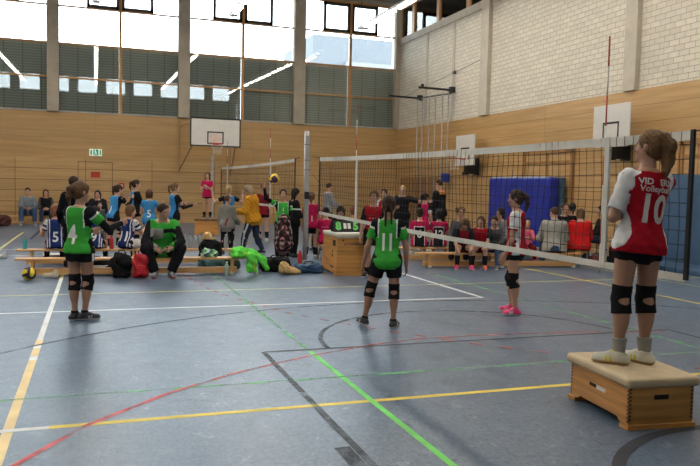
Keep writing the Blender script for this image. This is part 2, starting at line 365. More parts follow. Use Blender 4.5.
for k, (x0, x1, xm) in enumerate(bays):
    w = struct(empty('window_%d' % (k + 1), (0, 0, 0)))
    y = YB
    f = MB()
    for z, hh in ((5.37, 0.055), (6.62, 0.055), (7.98, 0.05), (9.24, 0.08)): f.box(x0, x1, y - 0.04, y + 0.10, z - hh / 2, z + hh / 2, 0)
    f.box(xm - 0.05, xm + 0.05, y - 0.06, y + 0.10, 4.10, 9.3, 0)
    f.box(x0, x1, y - 0.05, y + 0.12, 4.10, 4.15, 1)
    f.build('window_frame', [frame_wood, sill_m], w)
    d = MB()
    for sgn in (-1, 1):
        a0 = xm + sgn * 0.05; a1 = xm + sgn * 1.20; lo, hi = min(a0, a1), max(a0, a1)
        d.box(lo, lo + 0.11, y - 0.05, y + 0.08, 8.0, 9.2); d.box(hi - 0.11, hi, y - 0.05, y + 0.08, 8.0, 9.2)
        d.box(lo, hi, y - 0.05, y + 0.08, 8.0, 8.12); d.box(lo, hi, y - 0.05, y + 0.08, 9.08, 9.2)
    d.build('casement', dark_frame, w)
    for (a, c) in ((x0, xm - 0.05), (xm + 0.05, x1)):
        for (z0, z1, tilt) in ((4.15, 5.34, -0.017), (5.40, 6.59, -0.017), (6.65, 7.95, 0.0), (8.01, 9.2, 0.0)):
            g = MB(); dy = tilt * (z1 - z0)
            g.slab([(a, y + 0.03, z0), (c, y + 0.03, z0), (c, y + 0.03 + dy, z1), (a, y + 0.03 + dy, z1)], (0, 0.006, 0))
            g.build('glass_pane', GLASS, w)
        g = MB(); g.box(a, c, y + 0.13, y + 0.15, 4.12, 6.60); g.build('blind', BLIND, w)
w = struct(empty('window_7', (0, 0, 0)))
f = MB()
for Y in (28.95, 27.55, 25.25, 22.9): f.box(XR - 0.01, XR + 0.15, Y - 0.11, Y + 0.11, 7.93, 9.25, 0)
f.box(XR - 0.01, XR + 0.15, 21.5, YB, 9.15, 9.3, 0)
f.build('window_frame', frame_wood, w)
g = MB(); g.box(XR + 0.06, XR + 0.07, 21.5, 28.9, 7.93, 9.2); g.build('glass_pane', GLASS, w)
g = MB(); g.box(XR + 0.7, XR + 0.72, 22.4, 28.75, 7.6, 9.6); g.build('blind', mat('dark_blind', (0.10, 0.12, 0.13), 0.6), w)
w = struct(empty('window_8', (0, 0, 0)))
g = MB(); g.box(XL, XR, YF - 0.12, YF - 0.11, 7.9, 9.2); g.build('glass_pane', GLASS, w)
# ground and a pale building outside
b = MB(); b.box(-60, 60, YB + 0.4, YB + 80, -0.6, -0.5); struct(b.build('ground_outside', mat('asphalt', (0.3, 0.3, 0.3), 0.9)))

b = MB(); b.box(17.2, 31, YB + 30, YB + 40, -0.5, 14.3, 0); b.box(20, 31, YB + 29.6, YB + 30, -0.5, 12.2, 1); o = b.build('building_outside', [mat('slate_render', (0.092, 0.100, 0.108), 0.9), mat('pale_render', (0.135, 0.14, 0.142), 0.9)]); tag(o, 'pale building seen outside through the corner window bay', 'building')
# ---- doors and flush panels
door_wood = mat('door_timber', (0.30, 0.145, 0.045), 0.45, 0.18, 3, stretch=(1, 1, 0.25))
def seam_frame(name, pts4, parent=None): pass
d1 = struct(empty('door_1', (0, 0, 0)))
b = MB(); b.box(-0.60, 0.59, YB - 0.012, YB, 0.0, 2.28, 0); b.build('door_leaf', wood_low_x, d1)
b = MB()
for x in (-0.62, 0.60): b.box(x - 0.012, x + 0.012, YB - 0.016, YB, 0, 2.31, 0)
b.box(-0.62, 0.60, YB - 0.016, YB, 2.275, 2.30, 0); b.build('door_frame', mat('joint_brown', (0.17, 0.09, 0.03), 0.6), d1)
d2 = struct(empty('door_2', (0, 0, 0)))
b = MB(); b.box(XR - 0.02, XR, 24.9, 28.4, 0, 2.02); b.build('door_leaf', mat('brown_door', (0.27, 0.14, 0.05), 0.45, 0.15, 3, stretch=(1, 1, 0.3)), d2)
b = MB()
for Y in (26.65,): b.box(XR - 0.03, XR, Y - 0.01, Y + 0.01, 0, 2.02)
b.build('door_frame', MATS['joint_brown'], d2)
for k, (Y0, Y1) in ((3, (16.6, 18.95)), (4, (10.2, 12.72))):
    d = struct(empty('door_%d' % k, (0, 0, 0)))
    b = MB(); b.box(XR - 0.02, XR, Y0, Y1, 0, 2.72); b.build('door_leaf', wood_low_y, d)
    b = MB()
    for Y in (Y0, Y1): b.box(XR - 0.06, XR, Y - 0.07, Y + 0.07, 0, 2.79)
    b.box(XR - 0.06, XR, Y0, Y1, 2.65, 2.79); b.box(XR - 0.045, XR, Y0, Y1, 2.36, 2.44); b.box(XR - 0.045, XR, (Y0 + Y1) / 2 - 0.05, (Y0 + Y1) / 2 + 0.05, 0, 2.7)
    b.build('door_frame', door_wood, d)

# ---- ceiling luminaires: continuous rows along the hall
lamp_white = mat('lamp_housing', (0.75, 0.75, 0.73), 0.5)
tube_m = mat('lamp_tube', (0.9, 0.9, 0.9), 0.5, emit=(1.0, 0.94, 0.84), estr=LAMP_POWER)
black_metal = mat('black_metal', (0.02, 0.02, 0.022), 0.45, metal=0.3)
ZL = 7.6
for i, X in enumerate((-9.6, -4.7, 0.02, 4.65, 9.6)):
    lab = ['ceiling light row nearest to the left wall', 'second ceiling light row from the left wall', 'ceiling light row over the scorer side of the hall',
           'ceiling light row ending above the back basketball board', 'white fluorescent light row reaching the back corner by the white block wall'][i]
    t = thing('ceiling_light', lab, 'ceiling light', (X, 0, ZL), 0, 'fluorescent light rows under the ceiling')
    b = MB(); b.box(-0.10, 0.10, 2.0, 26.6, 0.03, 0.12); b.build('housing', lamp_white, t)
    for y in (2.4, 8.4, 14.4, 20.4, 26.4):
        b = MB(); b.bar((0, y, 0.12), (0, y, ZC - ZL), 0.02); b.build('hanger', black_metal, t)
    for k in range(15):
        y0 = 2.1 + k * 1.62
        b = MB(); b.box(-0.085, 0.085, y0, y0 + 1.2, -0.02, 0.03); b.build('diffuser', tube_m, t)
    b = MB(); b.box(-0.12, 0.12, 25.8, 26.05, -0.06, 0.0); b.build('sensor', black_metal, t)
# ================================================================ soft shapes: distance fields meshed into one smooth surface
def V3(*a): return np.array(a, dtype=np.float64)
def unit(v): v = np.asarray(v, float); return v / (np.linalg.norm(v) + 1e-12)
class Field:
    def __init__(s, lo, hi, h):
        s.h = h; s.lo = np.asarray(lo, float) - 3 * h; n = np.ceil((np.asarray(hi, float) - s.lo) / h).astype(int) + 4
        s.n = n; s.D = np.full(tuple(n), 9.0, np.float32)
        s.ax = [(s.lo[i] + h * np.arange(n[i])).astype(np.float32) for i in range(3)]
    def win(s, lo, hi, m):
        a = np.clip(np.floor((np.asarray(lo) - m - s.lo) / s.h).astype(int), 0, s.n - 1); b = np.clip(np.ceil((np.asarray(hi) + m - s.lo) / s.h).astype(int) + 1, 1, s.n)
        sl = tuple(slice(a[i], b[i]) for i in range(3))
        return sl, s.ax[0][sl[0]][:, None, None], s.ax[1][sl[1]][None, :, None], s.ax[2][sl[2]][None, None, :]
    def _mix(s, sl, d, k, sub=False):
        a = s.D[sl]
        if sub:
            d = -d
            if k > 0: hh = np.maximum(k - np.abs(a - d), 0) / k; s.D[sl] = np.maximum(a, d) + hh * hh * k * 0.25
            else: s.D[sl] = np.maximum(a, d)
        else:
            if k > 0: hh = np.maximum(k - np.abs(a - d), 0) / k; s.D[sl] = np.minimum(a, d) - hh * hh * k * 0.25
            else: s.D[sl] = np.minimum(a, d)
    def cone(s, a, b, ra, rb, k=0.0, cut=None, sub=False):
        a = np.asarray(a, float); b = np.asarray(b, float); m = max(ra, rb)
        sl, X, Y, Z = s.win(np.minimum(a, b) - m, np.maximum(a, b) + m, k + 2.5 * s.h + 0.01)
        ab = b - a; L2 = float(ab @ ab) + 1e-12
        t = ((X - a[0]) * ab[0] + (Y - a[1]) * ab[1] + (Z - a[2]) * ab[2]) / L2
        tc = np.clip(t, 0, 1)
        d = np.sqrt((X - a[0] - ab[0] * tc) ** 2 + (Y - a[1] - ab[1] * tc) ** 2 + (Z - a[2] - ab[2] * tc) ** 2) - (ra + (rb - ra) * tc)
        if cut:
            L = math.sqrt(L2)
            if 'a' in cut: d = np.maximum(d, -t * L)
            if 'b' in cut: d = np.maximum(d, (t - 1) * L)
        s._mix(sl, d.astype(np.float32), k, sub); return s
    def ell(s, c, r, B=None, k=0.0, sub=False):
        c = np.asarray(c, float); r = np.asarray(r, float); m = r.max()
        if B is None: ext = r
        else: ext = np.sqrt(((np.asarray(B).T * r) ** 2).sum(1))
        sl, X, Y, Z = s.win(c - ext, c + ext, k + 2.5 * s.h + 0.01)
        X = X - c[0]; Y = Y - c[1]; Z = Z - c[2]
        if B is None: q = (X, Y, Z)
        else: q = tuple(X * B[i][0] + Y * B[i][1] + Z * B[i][2] for i in range(3))
        k0 = np.sqrt((q[0] / r[0]) ** 2 + (q[1] / r[1]) ** 2 + (q[2] / r[2]) ** 2); k1 = np.sqrt((q[0] / r[0] ** 2) ** 2 + (q[1] / r[1] ** 2) ** 2 + (q[2] / r[2] ** 2) ** 2) + 1e-9
        d = np.where(k0 < 0.25, (k0 - 1) * r.min(), k0 * (k0 - 1) / k1)
        s._mix(sl, d.astype(np.float32), k, sub); return s
    def rbox(s, c, half, rad, B=None, k=0.0, sub=False):
        c = np.asarray(c, float); hf = np.asarray(half, float); m = np.linalg.norm(hf)
        sl, X, Y, Z = s.win(c - m, c + m, k + 2.5 * s.h)
        X = X - c[0]; Y = Y - c[1]; Z = Z - c[2]
        B = np.eye(3) if B is None else B
        q = [np.abs(X * B[i][0] + Y * B[i][1] + Z * B[i][2]) - (hf[i] - rad) for i in range(3)]
        d = np.sqrt(sum(np.maximum(v, 0) ** 2 for v in q)) + np.minimum(np.maximum(q[0], np.maximum(q[1], q[2])), 0) - rad
        s._mix(sl, d.astype(np.float32), k, sub); return s
    def loft(s, P, R, F, T, prof, e=0.0, zlo=None, zhi=None, k=0.0, flare=0.0):
        """elliptical tube: prof rows (z, a, b, yoff) along T from P"""
        prof = np.asarray(prof, float); z = prof[:, 0]
        zl = z[0] if zlo is None else zlo; zh = z[-1] if zhi is None else zhi
        m = prof[:, 1].max() + e + flare + 0.02
        A = P + T * zl; Bp = P + T * zh
        sl, X, Y, Z = s.win(np.minimum(A, Bp) - m, np.maximum(A, Bp) + m, k + 2.5 * s.h)
        X = X - P[0]; Y = Y - P[1]; Z = Z - P[2]
        x = X * R[0] + Y * R[1] + Z * R[2]; y = X * F[0] + Y * F[1] + Z * F[2]; t = X * T[0] + Y * T[1] + Z * T[2]
        fl = flare * np.clip((0.10 - t) / 0.2, 0, 1) if flare else 0.0
        a = np.interp(t, z, prof[:, 1]) + e + fl; b = np.interp(t, z, prof[:, 2]) + e + fl; y = y - np.interp(t, z, prof[:, 3])
        k0 = np.sqrt((x / a) ** 2 + (y / b) ** 2); k1 = np.sqrt((x / a ** 2) ** 2 + (y / b ** 2) ** 2) + 1e-9
        d = np.where(k0 < 0.3, (k0 - 1) * b, k0 * (k0 - 1) / k1)
        d = np.maximum(d, np.maximum(zl - t, t - zh))
        s._mix(sl, d.astype(np.float32), k); return s
    def plane(s, p, n):
        """keep the side where (x-p).n < 0"""
        p = np.asarray(p, float); n = np.asarray(n, float)
        d = (s.ax[0][:, None, None] - p[0]) * n[0] + (s.ax[1][None, :, None] - p[1]) * n[1] + (s.ax[2][None, None, :] - p[2]) * n[2]
        s.D = np.maximum(s.D, d.astype(np.float32)); return s
    def wrinkle(s, amp, f, seed=0.0):
        X, Y, Z = s.ax[0][:, None, None] * f + seed, s.ax[1][None, :, None] * f + 1.7 * seed, s.ax[2][None, None, :] * f - seed
        s.D = s.D + amp * (np.sin(X * 1.1 + 1.9 * np.sin(Z * 0.63 + Y)) * np.sin(Z * 0.9 + 1.3 * np.sin(Y * 0.8 - X)) + 0.6 * np.sin(Z * 1.7 + X * 1.3 - Y * 1.1)).astype(np.float32); return s
    def surface(s):
        D = s.D; S = D < 0; h = s.h
        c = S[:-1, :-1, :-1].astype(np.int8)
        tot = np.zeros(c.shape, np.int8)
        for i in (0, 1):
            for j in (0, 1):
                for k in (0, 1): tot += S[i:S.shape[0] - 1 + i, j:S.shape[1] - 1 + j, k:S.shape[2] - 1 + k]
        act = (tot > 0) & (tot < 8); I = np.argwhere(act)
        if len(I) == 0: return np.zeros((0, 3)), np.zeros((0, 4), int)
        idx = np.full(act.shape, -1, np.int32); idx[act] = np.arange(len(I))
        cor = [(i, j, k) for i in (0, 1) for j in (0, 1) for k in (0, 1)]
        val = {q: D[I[:, 0] + q[0], I[:, 1] + q[1], I[:, 2] + q[2]] for q in cor}
        acc = np.zeros((len(I), 3)); cnt = np.zeros(len(I))
        for q in cor:
            for a in range(3):
                if q[a] == 0:
                    r = list(q); r[a] = 1; r = tuple(r); v0, v1 = val[q], val[r]; x = (v0 < 0) != (v1 < 0)
                    t = np.where(x, v0 / np.where(x, v0 - v1, 1), 0); p = np.tile(np.array(q, float), (len(I), 1)); p[:, a] = t
                    acc += p * x[:, None]; cnt += x
        V = s.lo + h * (I + acc / cnt[:, None])
        Q = []
        for a in range(3):
            b_, c_ = (a + 1) % 3, (a + 2) % 3
            sl0 = [slice(1, -1)] * 3; sl1 = [slice(1, -1)] * 3; sl0[a] = slice(0, -1); sl1[a] = slice(1, None)
            s0 = S[tuple(sl0)]; s1 = S[tuple(sl1)]; E = np.argwhere(s0 != s1)
            off = np.array([1, 1, 1]); off[a] = 0; E = E + off
            ins = S[E[:, 0], E[:, 1], E[:, 2]]
            def g(db, dc):
                q = E.copy(); q[:, b_] += db; q[:, c_] += dc; return idx[q[:, 0], q[:, 1], q[:, 2]]
            quad = np.stack([g(-1, -1), g(0, -1), g(0, 0), g(-1, 0)], 1)
            quad[~ins] = quad[~ins][:, ::-1]; Q.append(quad)
        Q = np.concatenate(Q); Q = Q[(Q >= 0).all(1)]
        return V, Q
def soft_obj(name, F, mats, parent=None, pick=None):
    V, Q = F.surface() if isinstance(F, Field) else F
    me = bpy.data.meshes.new(name)
    me.vertices.add(len(V)); me.vertices.foreach_set('co', V.astype(np.float32).ravel())
    me.loops.add(len(Q) * 4); me.loops.foreach_set('vertex_index', Q.astype(np.int32).ravel())
    me.polygons.add(len(Q)); me.polygons.foreach_set('loop_start', np.arange(0, len(Q) * 4, 4, dtype=np.int32))
    try: me.polygons.foreach_set('loop_total', np.full(len(Q), 4, np.int32))
    except Exception: pass
    for m in (mats if isinstance(mats, (list, tuple)) else [mats]): me.materials.append(m)
    if pick is not None and len(Q): me.polygons.foreach_set('material_index', pick(V[Q].mean(1)).astype(np.int32))
    me.update(calc_edges=True); me.validate()
    me.polygons.foreach_set('use_smooth', np.ones(len(me.polygons), bool))
    o = bpy.data.objects.new(name, me); COL.objects.link(o)
    if parent is not None: o.parent = parent
    return o
def print_on(owner, name, body, size, m, P, X, Yv, N, bold=0.0, sx=1.0, lift=0.004, arcr=0.0):
    """lettering laid on the surface of a soft mesh: P centre, X reading direction, Yv up, N outward"""
    me = text_mesh(body, size, bold); bm = bmesh.new(); bm.from_mesh(me); bpy.data.meshes.remove(me)
    bmesh.ops.triangulate(bm, faces=bm.faces[:])
    for _ in range(3):
        es = [e for e in bm.edges if e.calc_length() > 0.03]
        if not es: break
        bmesh.ops.subdivide_edges(bm, edges=es, cuts=1); bmesh.ops.triangulate(bm, faces=bm.faces[:])
    vs = [v.co.copy() for v in owner.data.vertices]; bvh = BVHTree.FromPolygons(vs, [p.vertices[:] for p in owner.data.polygons])
    P, X, Yv, N = (Vector(v) for v in (P, X, Yv, N)); dead = []
    for v in bm.verts:
        tx, ty = v.co.x * sx, v.co.y
        if arcr: a = tx / arcr; tx, ty = (arcr + ty) * math.sin(a), (arcr + ty) * math.cos(a) - arcr
        o = P + X * tx + Yv * ty
        hit, nn, i, d = bvh.ray_cast(o + N * 0.6, -N)
        if hit is None: dead.append(v)
        else: v.co = hit + N * lift
    bmesh.ops.delete(bm, geom=dead, context='VERTS')
    me = bpy.data.meshes.new(name); bm.to_mesh(me); bm.free(); me.materials.append(m)
    o = bpy.data.objects.new(name, me); COL.objects.link(o); o.parent = owner; return o
# ================================================================ people
skin = {'fair': mat('fair_skin', (0.46, 0.26, 0.18), 0.5, 0.05, 12, spec=0.35), 'tan': mat('tan_skin', (0.37, 0.20, 0.13), 0.5, 0.05, 12, spec=0.35), 'pale': mat('pale_skin', (0.62, 0.41, 0.32), 0.5, 0.05, 12, spec=0.35)}  # the darker tan copy carries the near girls' shade in its colour
lip_m = mat('lip_pink', (0.42, 0.17, 0.15), 0.5)
eye_m = mat('eye_white', (0.62, 0.58, 0.55), 0.3); iris_m = mat('iris_dark', (0.03, 0.02, 0.015), 0.2)
def hair_mat(n, c): return mat(n, c, 0.6, 0.35, 18, 0.4, 60, spec=0.15, stretch=(1, 1, 0.12))
HAIR = {'brown': hair_mat('brown_hair', (0.095, 0.05, 0.026)), 'dark': hair_mat('dark_brown_hair', (0.035, 0.02, 0.013)), 'black': hair_mat('black_hair', (0.012, 0.010, 0.010)),
        'light': hair_mat('light_brown_hair', (0.135, 0.075, 0.036)), 'blond': hair_mat('blond_hair', (0.36, 0.25, 0.12)), 'greyblond': hair_mat('grey_blond_hair', (0.30, 0.24, 0.16)), 'red': hair_mat('reddish_hair', (0.20, 0.075, 0.035))}
C = lambda n, r, g, b_: cloth(n, (r, g, b_))
black = C('black_cloth', 0.012, 0.012, 0.014); white = C('white_cloth', 0.62, 0.62, 0.62); green = C('green_jersey', 0.045, 0.33, 0.045); dgreen = C('bright_green', 0.05, 0.40, 0.06)
red = C('red_jersey', 0.33, 0.008, 0.018); pink = C('pink_jersey', 0.42, 0.012, 0.075); blue = C('sky_blue_jersey', 0.045, 0.22, 0.46); navy = C('navy_jersey', 0.015, 0.03, 0.13)
dred = C('dark_red_cloth', 0.22, 0.012, 0.02); grey = C('grey_marl', 0.30, 0.29, 0.26); dgrey = C('dark_grey_cloth', 0.07, 0.07, 0.075); mustard = C('mustard_jacket', 0.52, 0.24, 0.02)
jeans = C('blue_denim', 0.05, 0.085, 0.16); djeans = C('dark_denim', 0.03, 0.04, 0.07); orange = C('orange_cloth', 0.55, 0.20, 0.03); bred = C('bright_red_jacket', 0.62, 0.02, 0.02); pinkk = C('light_pink_cloth', 0.70, 0.14, 0.22); cream = C('cream_cloth', 0.55, 0.48, 0.36)
pad_m = cloth('black_knee_pad', (0.012, 0.012, 0.013)); rubber = mat('white_sole', (0.75, 0.75, 0.72), 0.6); dsole = mat('dark_sole', (0.05, 0.05, 0.05), 0.6); gsole = mat('gum_sole', (0.42, 0.26, 0.13), 0.6)
shoe_white = mat('white_shoe', (0.60, 0.58, 0.48), 0.6, 0.1); shoe_black = mat('black_shoe', (0.02, 0.02, 0.025), 0.5); shoe_pink = mat('pink_shoe', (0.80, 0.05, 0.20), 0.5); shoe_or = mat('orange_shoe', (0.85, 0.14, 0.08), 0.5); shoe_grey = mat('grey_shoe', (0.2, 0.2, 0.22), 0.6); yellow_trim = mat('yellow_trim', (0.6, 0.55, 0.05), 0.6)
PROF = np.array([(-.085, .055, .050, 0), (-.05, .094, .066, -.004), (-.01, .102, .071, -.006), (.03, .095, .067, -.004), (.09, .076, .056, 0), (.15, .078, .058, 0), (.20, .087, .063, .002), (.245, .096, .062, 0), (.275, .092, .054, -.004), (.295, .066, .046, -.006), (.315, .036, .036, -.006)])
def rot_axis(v, ax, deg):
    a = math.radians(deg); ax = unit(ax); v = np.asarray(v, float)
    return v * math.cos(a) + np.cross(ax, v) * math.sin(a) + ax * (ax @ v) * (1 - math.cos(a))
STAND = dict(LA=((-.16, .02, -1), (-.06, .22, -1)), RA=((.16, .02, -1), (.06, .22, -1)), LL=((-.05, .03, -1), (-.02, -.05, -1)), RL=((.05, .03, -1), (.02, -.05, -1)))
SIT = dict(LA=((-.12, .35, -1), (.12, .9, -.35)), RA=((.12, .35, -1), (-.12, .9, -.35)), LL=((-.14, 1, -.02), (-.04, .05, -1)), RL=((.14, 1, -.02), (.04, .05, -1)))
def person(label, loc, face, H=1.5, pose=None, sit=None, lean=0, side=0, twist=0, head=(0, 0), w=1.0, sk='fair', hair='brown', style='pony', top=None, sleeve=None, bottom=None, pads=False, socks=None, shoes=None, feet=(0, 0), curl=25, res=0.011, group=None, z0=0.0, eyes=False, fat=1.0, hood=None, tie=None, palm=(None, None), cat='person', bulge=0.0):
    root = thing('person', label, cat, (loc[0], loc[1], z0), math.radians(face - 90), group)
    po = dict(SIT if sit is not None else STAND); po.update(pose or {})
    T = V3(0, 0, 1); R = V3(1, 0, 0); Fw = V3(0, 1, 0)
    T = rot_axis(T, R, -lean); Fw = rot_axis(Fw, R, -lean)
    if side: T = rot_axis(T, V3(0, 1, 0), side); R = rot_axis(R, V3(0, 1, 0), side)
    if twist: R = rot_axis(R, T, twist); Fw = rot_axis(Fw, T, twist)
    Lt, Ls, ah = .245 * H, .235 * H, .045 * H
    ik = {k: po[k] for k in ('LA', 'RA') if isinstance(po[k][0], str)}
    dirs = {k: [unit(po[k][0]), unit(po[k][1])] for k in ('LA', 'RA', 'LL', 'RL') if k not in ik}
    if sit is not None and not po.get('free'):
        for s in ('LL', 'RL'):
            zk = ah + Ls * abs(dirs[s][1][2]) - (sit + .068 * H); q = max(-.9, min(.9, zk / Lt)); hv = unit(V3(dirs[s][0][0], dirs[s][0][1], 0)); dirs[s][0] = hv * math.sqrt(1 - q * q) + V3(0, 0, q)
    drop = {s: -(dirs[s][0] * Lt + dirs[s][1] * Ls)[2] for s in ('LL', 'RL')}
    hz = max(drop.values()) + ah if sit is None else sit + .068 * H
    P = V3(0, 0, hz)
    for k, (_, tg, pole) in ik.items():     # reach for a point given from the neck base
        S0 = P + T * .268 * H + R * (-1 if k == 'LA' else 1) * .098 * H * w; G = P + T * .298 * H + (R * tg[0] + Fw * tg[1] + T * tg[2]) * H
        la, lb = .178 * H, .150 * H; dv = G - S0; dl = min(np.linalg.norm(dv), (la + lb) * .98); dn_ = unit(dv); ca = (la * la + dl * dl - lb * lb) / (2 * la * dl); pv = np.asarray(pole, float); pv = unit(pv - dn_ * (pv @ dn_))
        E_ = S0 + dn_ * la * ca + pv * la * math.sqrt(max(0, 1 - ca * ca)); dirs[k] = [unit(E_ - S0), unit(S0 + dn_ * dl - E_)]
    PR = PROF * H; PR[:, 1] *= w * fat; PR[:, 2] *= w * fat
    if bulge: PR[3:6, 2] += bulge * H; PR[3:6, 3] += bulge * .6 * H
    J = {}
    for s, sg in (('L', -1), ('R', 1)):
        hj = P + V3(sg * .052 * H * w, 0, 0); kn = hj + dirs[s + 'L'][0] * Lt; an = kn + dirs[s + 'L'][1] * Ls
        sh = P + T * .268 * H + R * sg * .098 * H * w; el = sh + dirs[s + 'A'][0] * .178 * H; wr = el + dirs[s + 'A'][1] * .150 * H
        fy = feet[0 if s == 'L' else 1]; fd = rot_axis(V3(sg * .15, 1, 0), V3(0, 0, 1), fy)
        J[s] = dict(h=hj, k=kn, a=an, s=sh, e=el, w=wr, fd=unit(fd))
    nb = P + T * .298 * H; hd_up = unit(T * .85 + V3(0, 0, .15) + Fw * .06)
    hc = nb + unit(T + Fw * .22) * .055 * H + T * .0
    hf = unit(Fw - hd_up * (Fw @ hd_up)); hf = rot_axis(hf, hd_up, head[0]); hr = unit(np.cross(hf, hd_up)); hf = rot_axis(hf, hr, head[1]); hu = np.cross(hr, hf)
    hh = .138 * H if H > 1.55 else .146 * H
    hc = nb + unit(T + Fw * .18) * .055 * H + hu * .40 * hh
    HB = np.array([hr, hf, hu])
    hp = lambda x, y, z: hc + (hr * x + hf * y + hu * z) * hh
    pts = [P, nb, hc + hu * .6 * hh, hc - hf * .6 * hh, hc + hf * .6 * hh]
    for s in 'LR':
        j = J[s]; pts += [j[q] for q in 'hkasew'] + [j['w'] + dirs[s + 'A'][1] * .12 * H, j['a'] + j['fd'] * .13 * H, j['a'] - j['fd'] * .06 * H, j['a'] - V3(0, 0, ah)]
    pts = np.array(pts); lo = pts.min(0) - .085 * H; hi = pts.max(0) + .085 * H; lo[2] = pts[:, 2].min() - .01
    # ---------------- body
    B = Field(lo, hi, res); mt = w * (0.5 + 0.5 * fat)
    B.loft(P, R, Fw, T, PR, 0, -.055 * H if sit is not None else None)
    B.cone(nb - T * .03 * H, hc - hu * .25 * hh, .036 * H * mt, .031 * H * mt, .012)
    for s in 'LR':
        j = J[s]
        B.cone(j['h'], j['k'], .052 * H * mt, .034 * H * mt, .018)
        B.cone(j['k'], j['a'], .031 * H * mt, .019 * H, .012)
        bk = unit(np.cross(np.cross(dirs[s + 'L'][1], V3(0, 1, 0)), dirs[s + 'L'][1]))
        B.ell(j['k'] + dirs[s + 'L'][1] * .28 * Ls - bk * .010 * H, (.033 * H * mt, .036 * H * mt, .085 * H), None, .02)
        B.cone(j['a'] - j['fd'] * .02 * H - V3(0, 0, .022 * H), j['a'] + j['fd'] * .085 * H - V3(0, 0, .028 * H), .021 * H, .016 * H, .012)
        B.cone(j['s'], j['e'], .030 * H * mt, .022 * H * mt, .02)
        B.cone(j['e'], j['w'], .0225 * H * mt, .0155 * H, .01)
        # hand: palm, four fingers, thumb
        f = dirs[s + 'A'][1]; inn = palm[0 if s == 'L' else 1]
        inn = V3(1, 0, 0) * (1 if s == 'L' else -1) if inn is None else np.asarray(inn, float)
        n = unit(inn - f * (inn @ f)); th = unit(np.cross(n, f)) * (1 if s == 'R' else -1)
        if inn is not None and th @ V3(0, 1, 0) < 0 and palm[0 if s == 'L' else 1] is None: th = -th
        g = H / 1.6; HBm = np.array([th, f, n]); W_ = j['w']
        B.ell(W_ + f * .048 * g, np.array((.040, .052, .016)) * g, HBm, .012)
        fr = max(.0078 * g, .66 * res)
        for i, (o, l) in enumerate(((.030, .066), (.010, .075), (-.011, .070), (-.030, .054))):
            b0 = W_ + f * .080 * g + th * o * g; c1 = math.radians(curl * (.8 + .1 * i)); d1 = f * math.cos(c1) + n * math.sin(c1) + th * o * 1.6
            m1 = b0 + unit(d1) * l * .52 * g; c2 = c1 * 2.1; d2 = f * math.cos(c2) + n * math.sin(c2) + th * o * .8
            e1 = m1 + unit(d2) * l * .5 * g
            B.cone(W_ + f * .05 * g + th * o * .8 * g, b0, fr * 1.1, fr * 1.05, .006); B.cone(b0, m1, fr * 1.05, fr, .004); B.cone(m1, e1, fr, fr * .85, .003)
        t0 = W_ + f * .022 * g + th * .026 * g; t1 = t0 + unit(f * .75 + th * .6 + n * .25) * .040 * g; t2 = t1 + unit(f * .9 + th * .1 + n * .4) * .030 * g
        B.cone(t0, t1, fr * 1.35, fr * 1.1, .008); B.cone(t1, t2, fr * 1.1, fr * .9, .004)
    # head
    B.ell(hp(0, -.03, .12), np.array((.335, .41, .385)) * hh, HB, .01)
    B.ell(hp(0, .10, -.17), np.array((.265, .285, .335)) * hh, HB, .02)
    B.ell(hp(0, .285, -.40), np.array((.12, .10, .09)) * hh, HB, .02)
    if res < .0125:
        B.ell(hp(0, .345, .10), np.array((.22, .06, .05)) * hh, HB, .012)
        for sg in (-1, 1):
            B.ell(hp(sg * .135, .415, .005), np.array((.075, .07, .05)) * hh, HB, .008, sub=True); B.ell(hp(sg * .335, -.02, -.03), np.array((.045, .09, .135)) * hh, HB, .006)
            B.ell(hp(sg * .16, .28, -.14), np.array((.09, .08, .08)) * hh, HB, .015)
        B.cone(hp(0, .365, .03), hp(0, .455, -.125), .028 * hh, .055 * hh, .008)
        B.ell(hp(0, .375, -.265), np.array((.10, .045, .045)) * hh, HB, .006)
    lipc = hp(0, .40, -.265)
    def body_pick(c):
        q = (c - lipc) @ HB.T / hh; return ((q[:, 0] / .11) ** 2 + (q[:, 1] / .08) ** 2 + (q[:, 2] / .045) ** 2 < 1).astype(int)
    body = soft_obj('body', B, [skin[sk], lip_m], root, body_pick)
    if eyes:
        for sg in (-1, 1):
            e = MB(); M3 = Matrix((tuple(hr), tuple(hf), tuple(hu))).transposed().to_4x4()
            e.sphere(hp(sg * .135, .335, .005), .058 * hh, 0, 2); e.sphere(hp(sg * .135, .362, .003), .036 * hh, 1, 2)
            e.build('eye', [eye_m, iris_m], root)
            e = MB(); e.tube([hp(sg * .05, .385, .10), hp(sg * .13, .385, .125), hp(sg * .22, .33, .10)], .016 * hh, 5); e.build('eyebrow', HAIR[hair], root)
    # ---------------- hair
    if style:
        Hf = Field(np.minimum(hc - .75 * hh, J['L']['s'] - .06) - (0, 0, .12 if style in ('long', 'pony', 'braid', 'braids') else 0), np.maximum(hc + .75 * hh, J['R']['s'] + .06), min(res, .009))
        if style == 'short':
            Hf.ell(hp(0, -.05, .15), np.array((.365, .425, .40)) * hh, HB); Hf.ell(hp(0, .42, -.16), np.array((.50, .42, .50)) * hh, HB, .01, sub=True); Hf.plane(hp(0, 0, -.22), -hu)
        else:
            Hf.ell(hp(0, -.05, .14), np.array((.375, .45, .42)) * hh, HB); Hf.ell(hp(0, -.16, -.06), np.array((.33, .30, .34)) * hh, HB, .02)
            Hf.ell(hp(0, .46, -.20), np.array((.31, .42, .56)) * hh, HB, .015, sub=True)
            if style in ('pony', 'braid'): Hf.ell(hp(0, .3, -.48), np.array((.6, .42, .32)) * hh, HB, .01, sub=True)
        dn = V3(0, 0, -1)
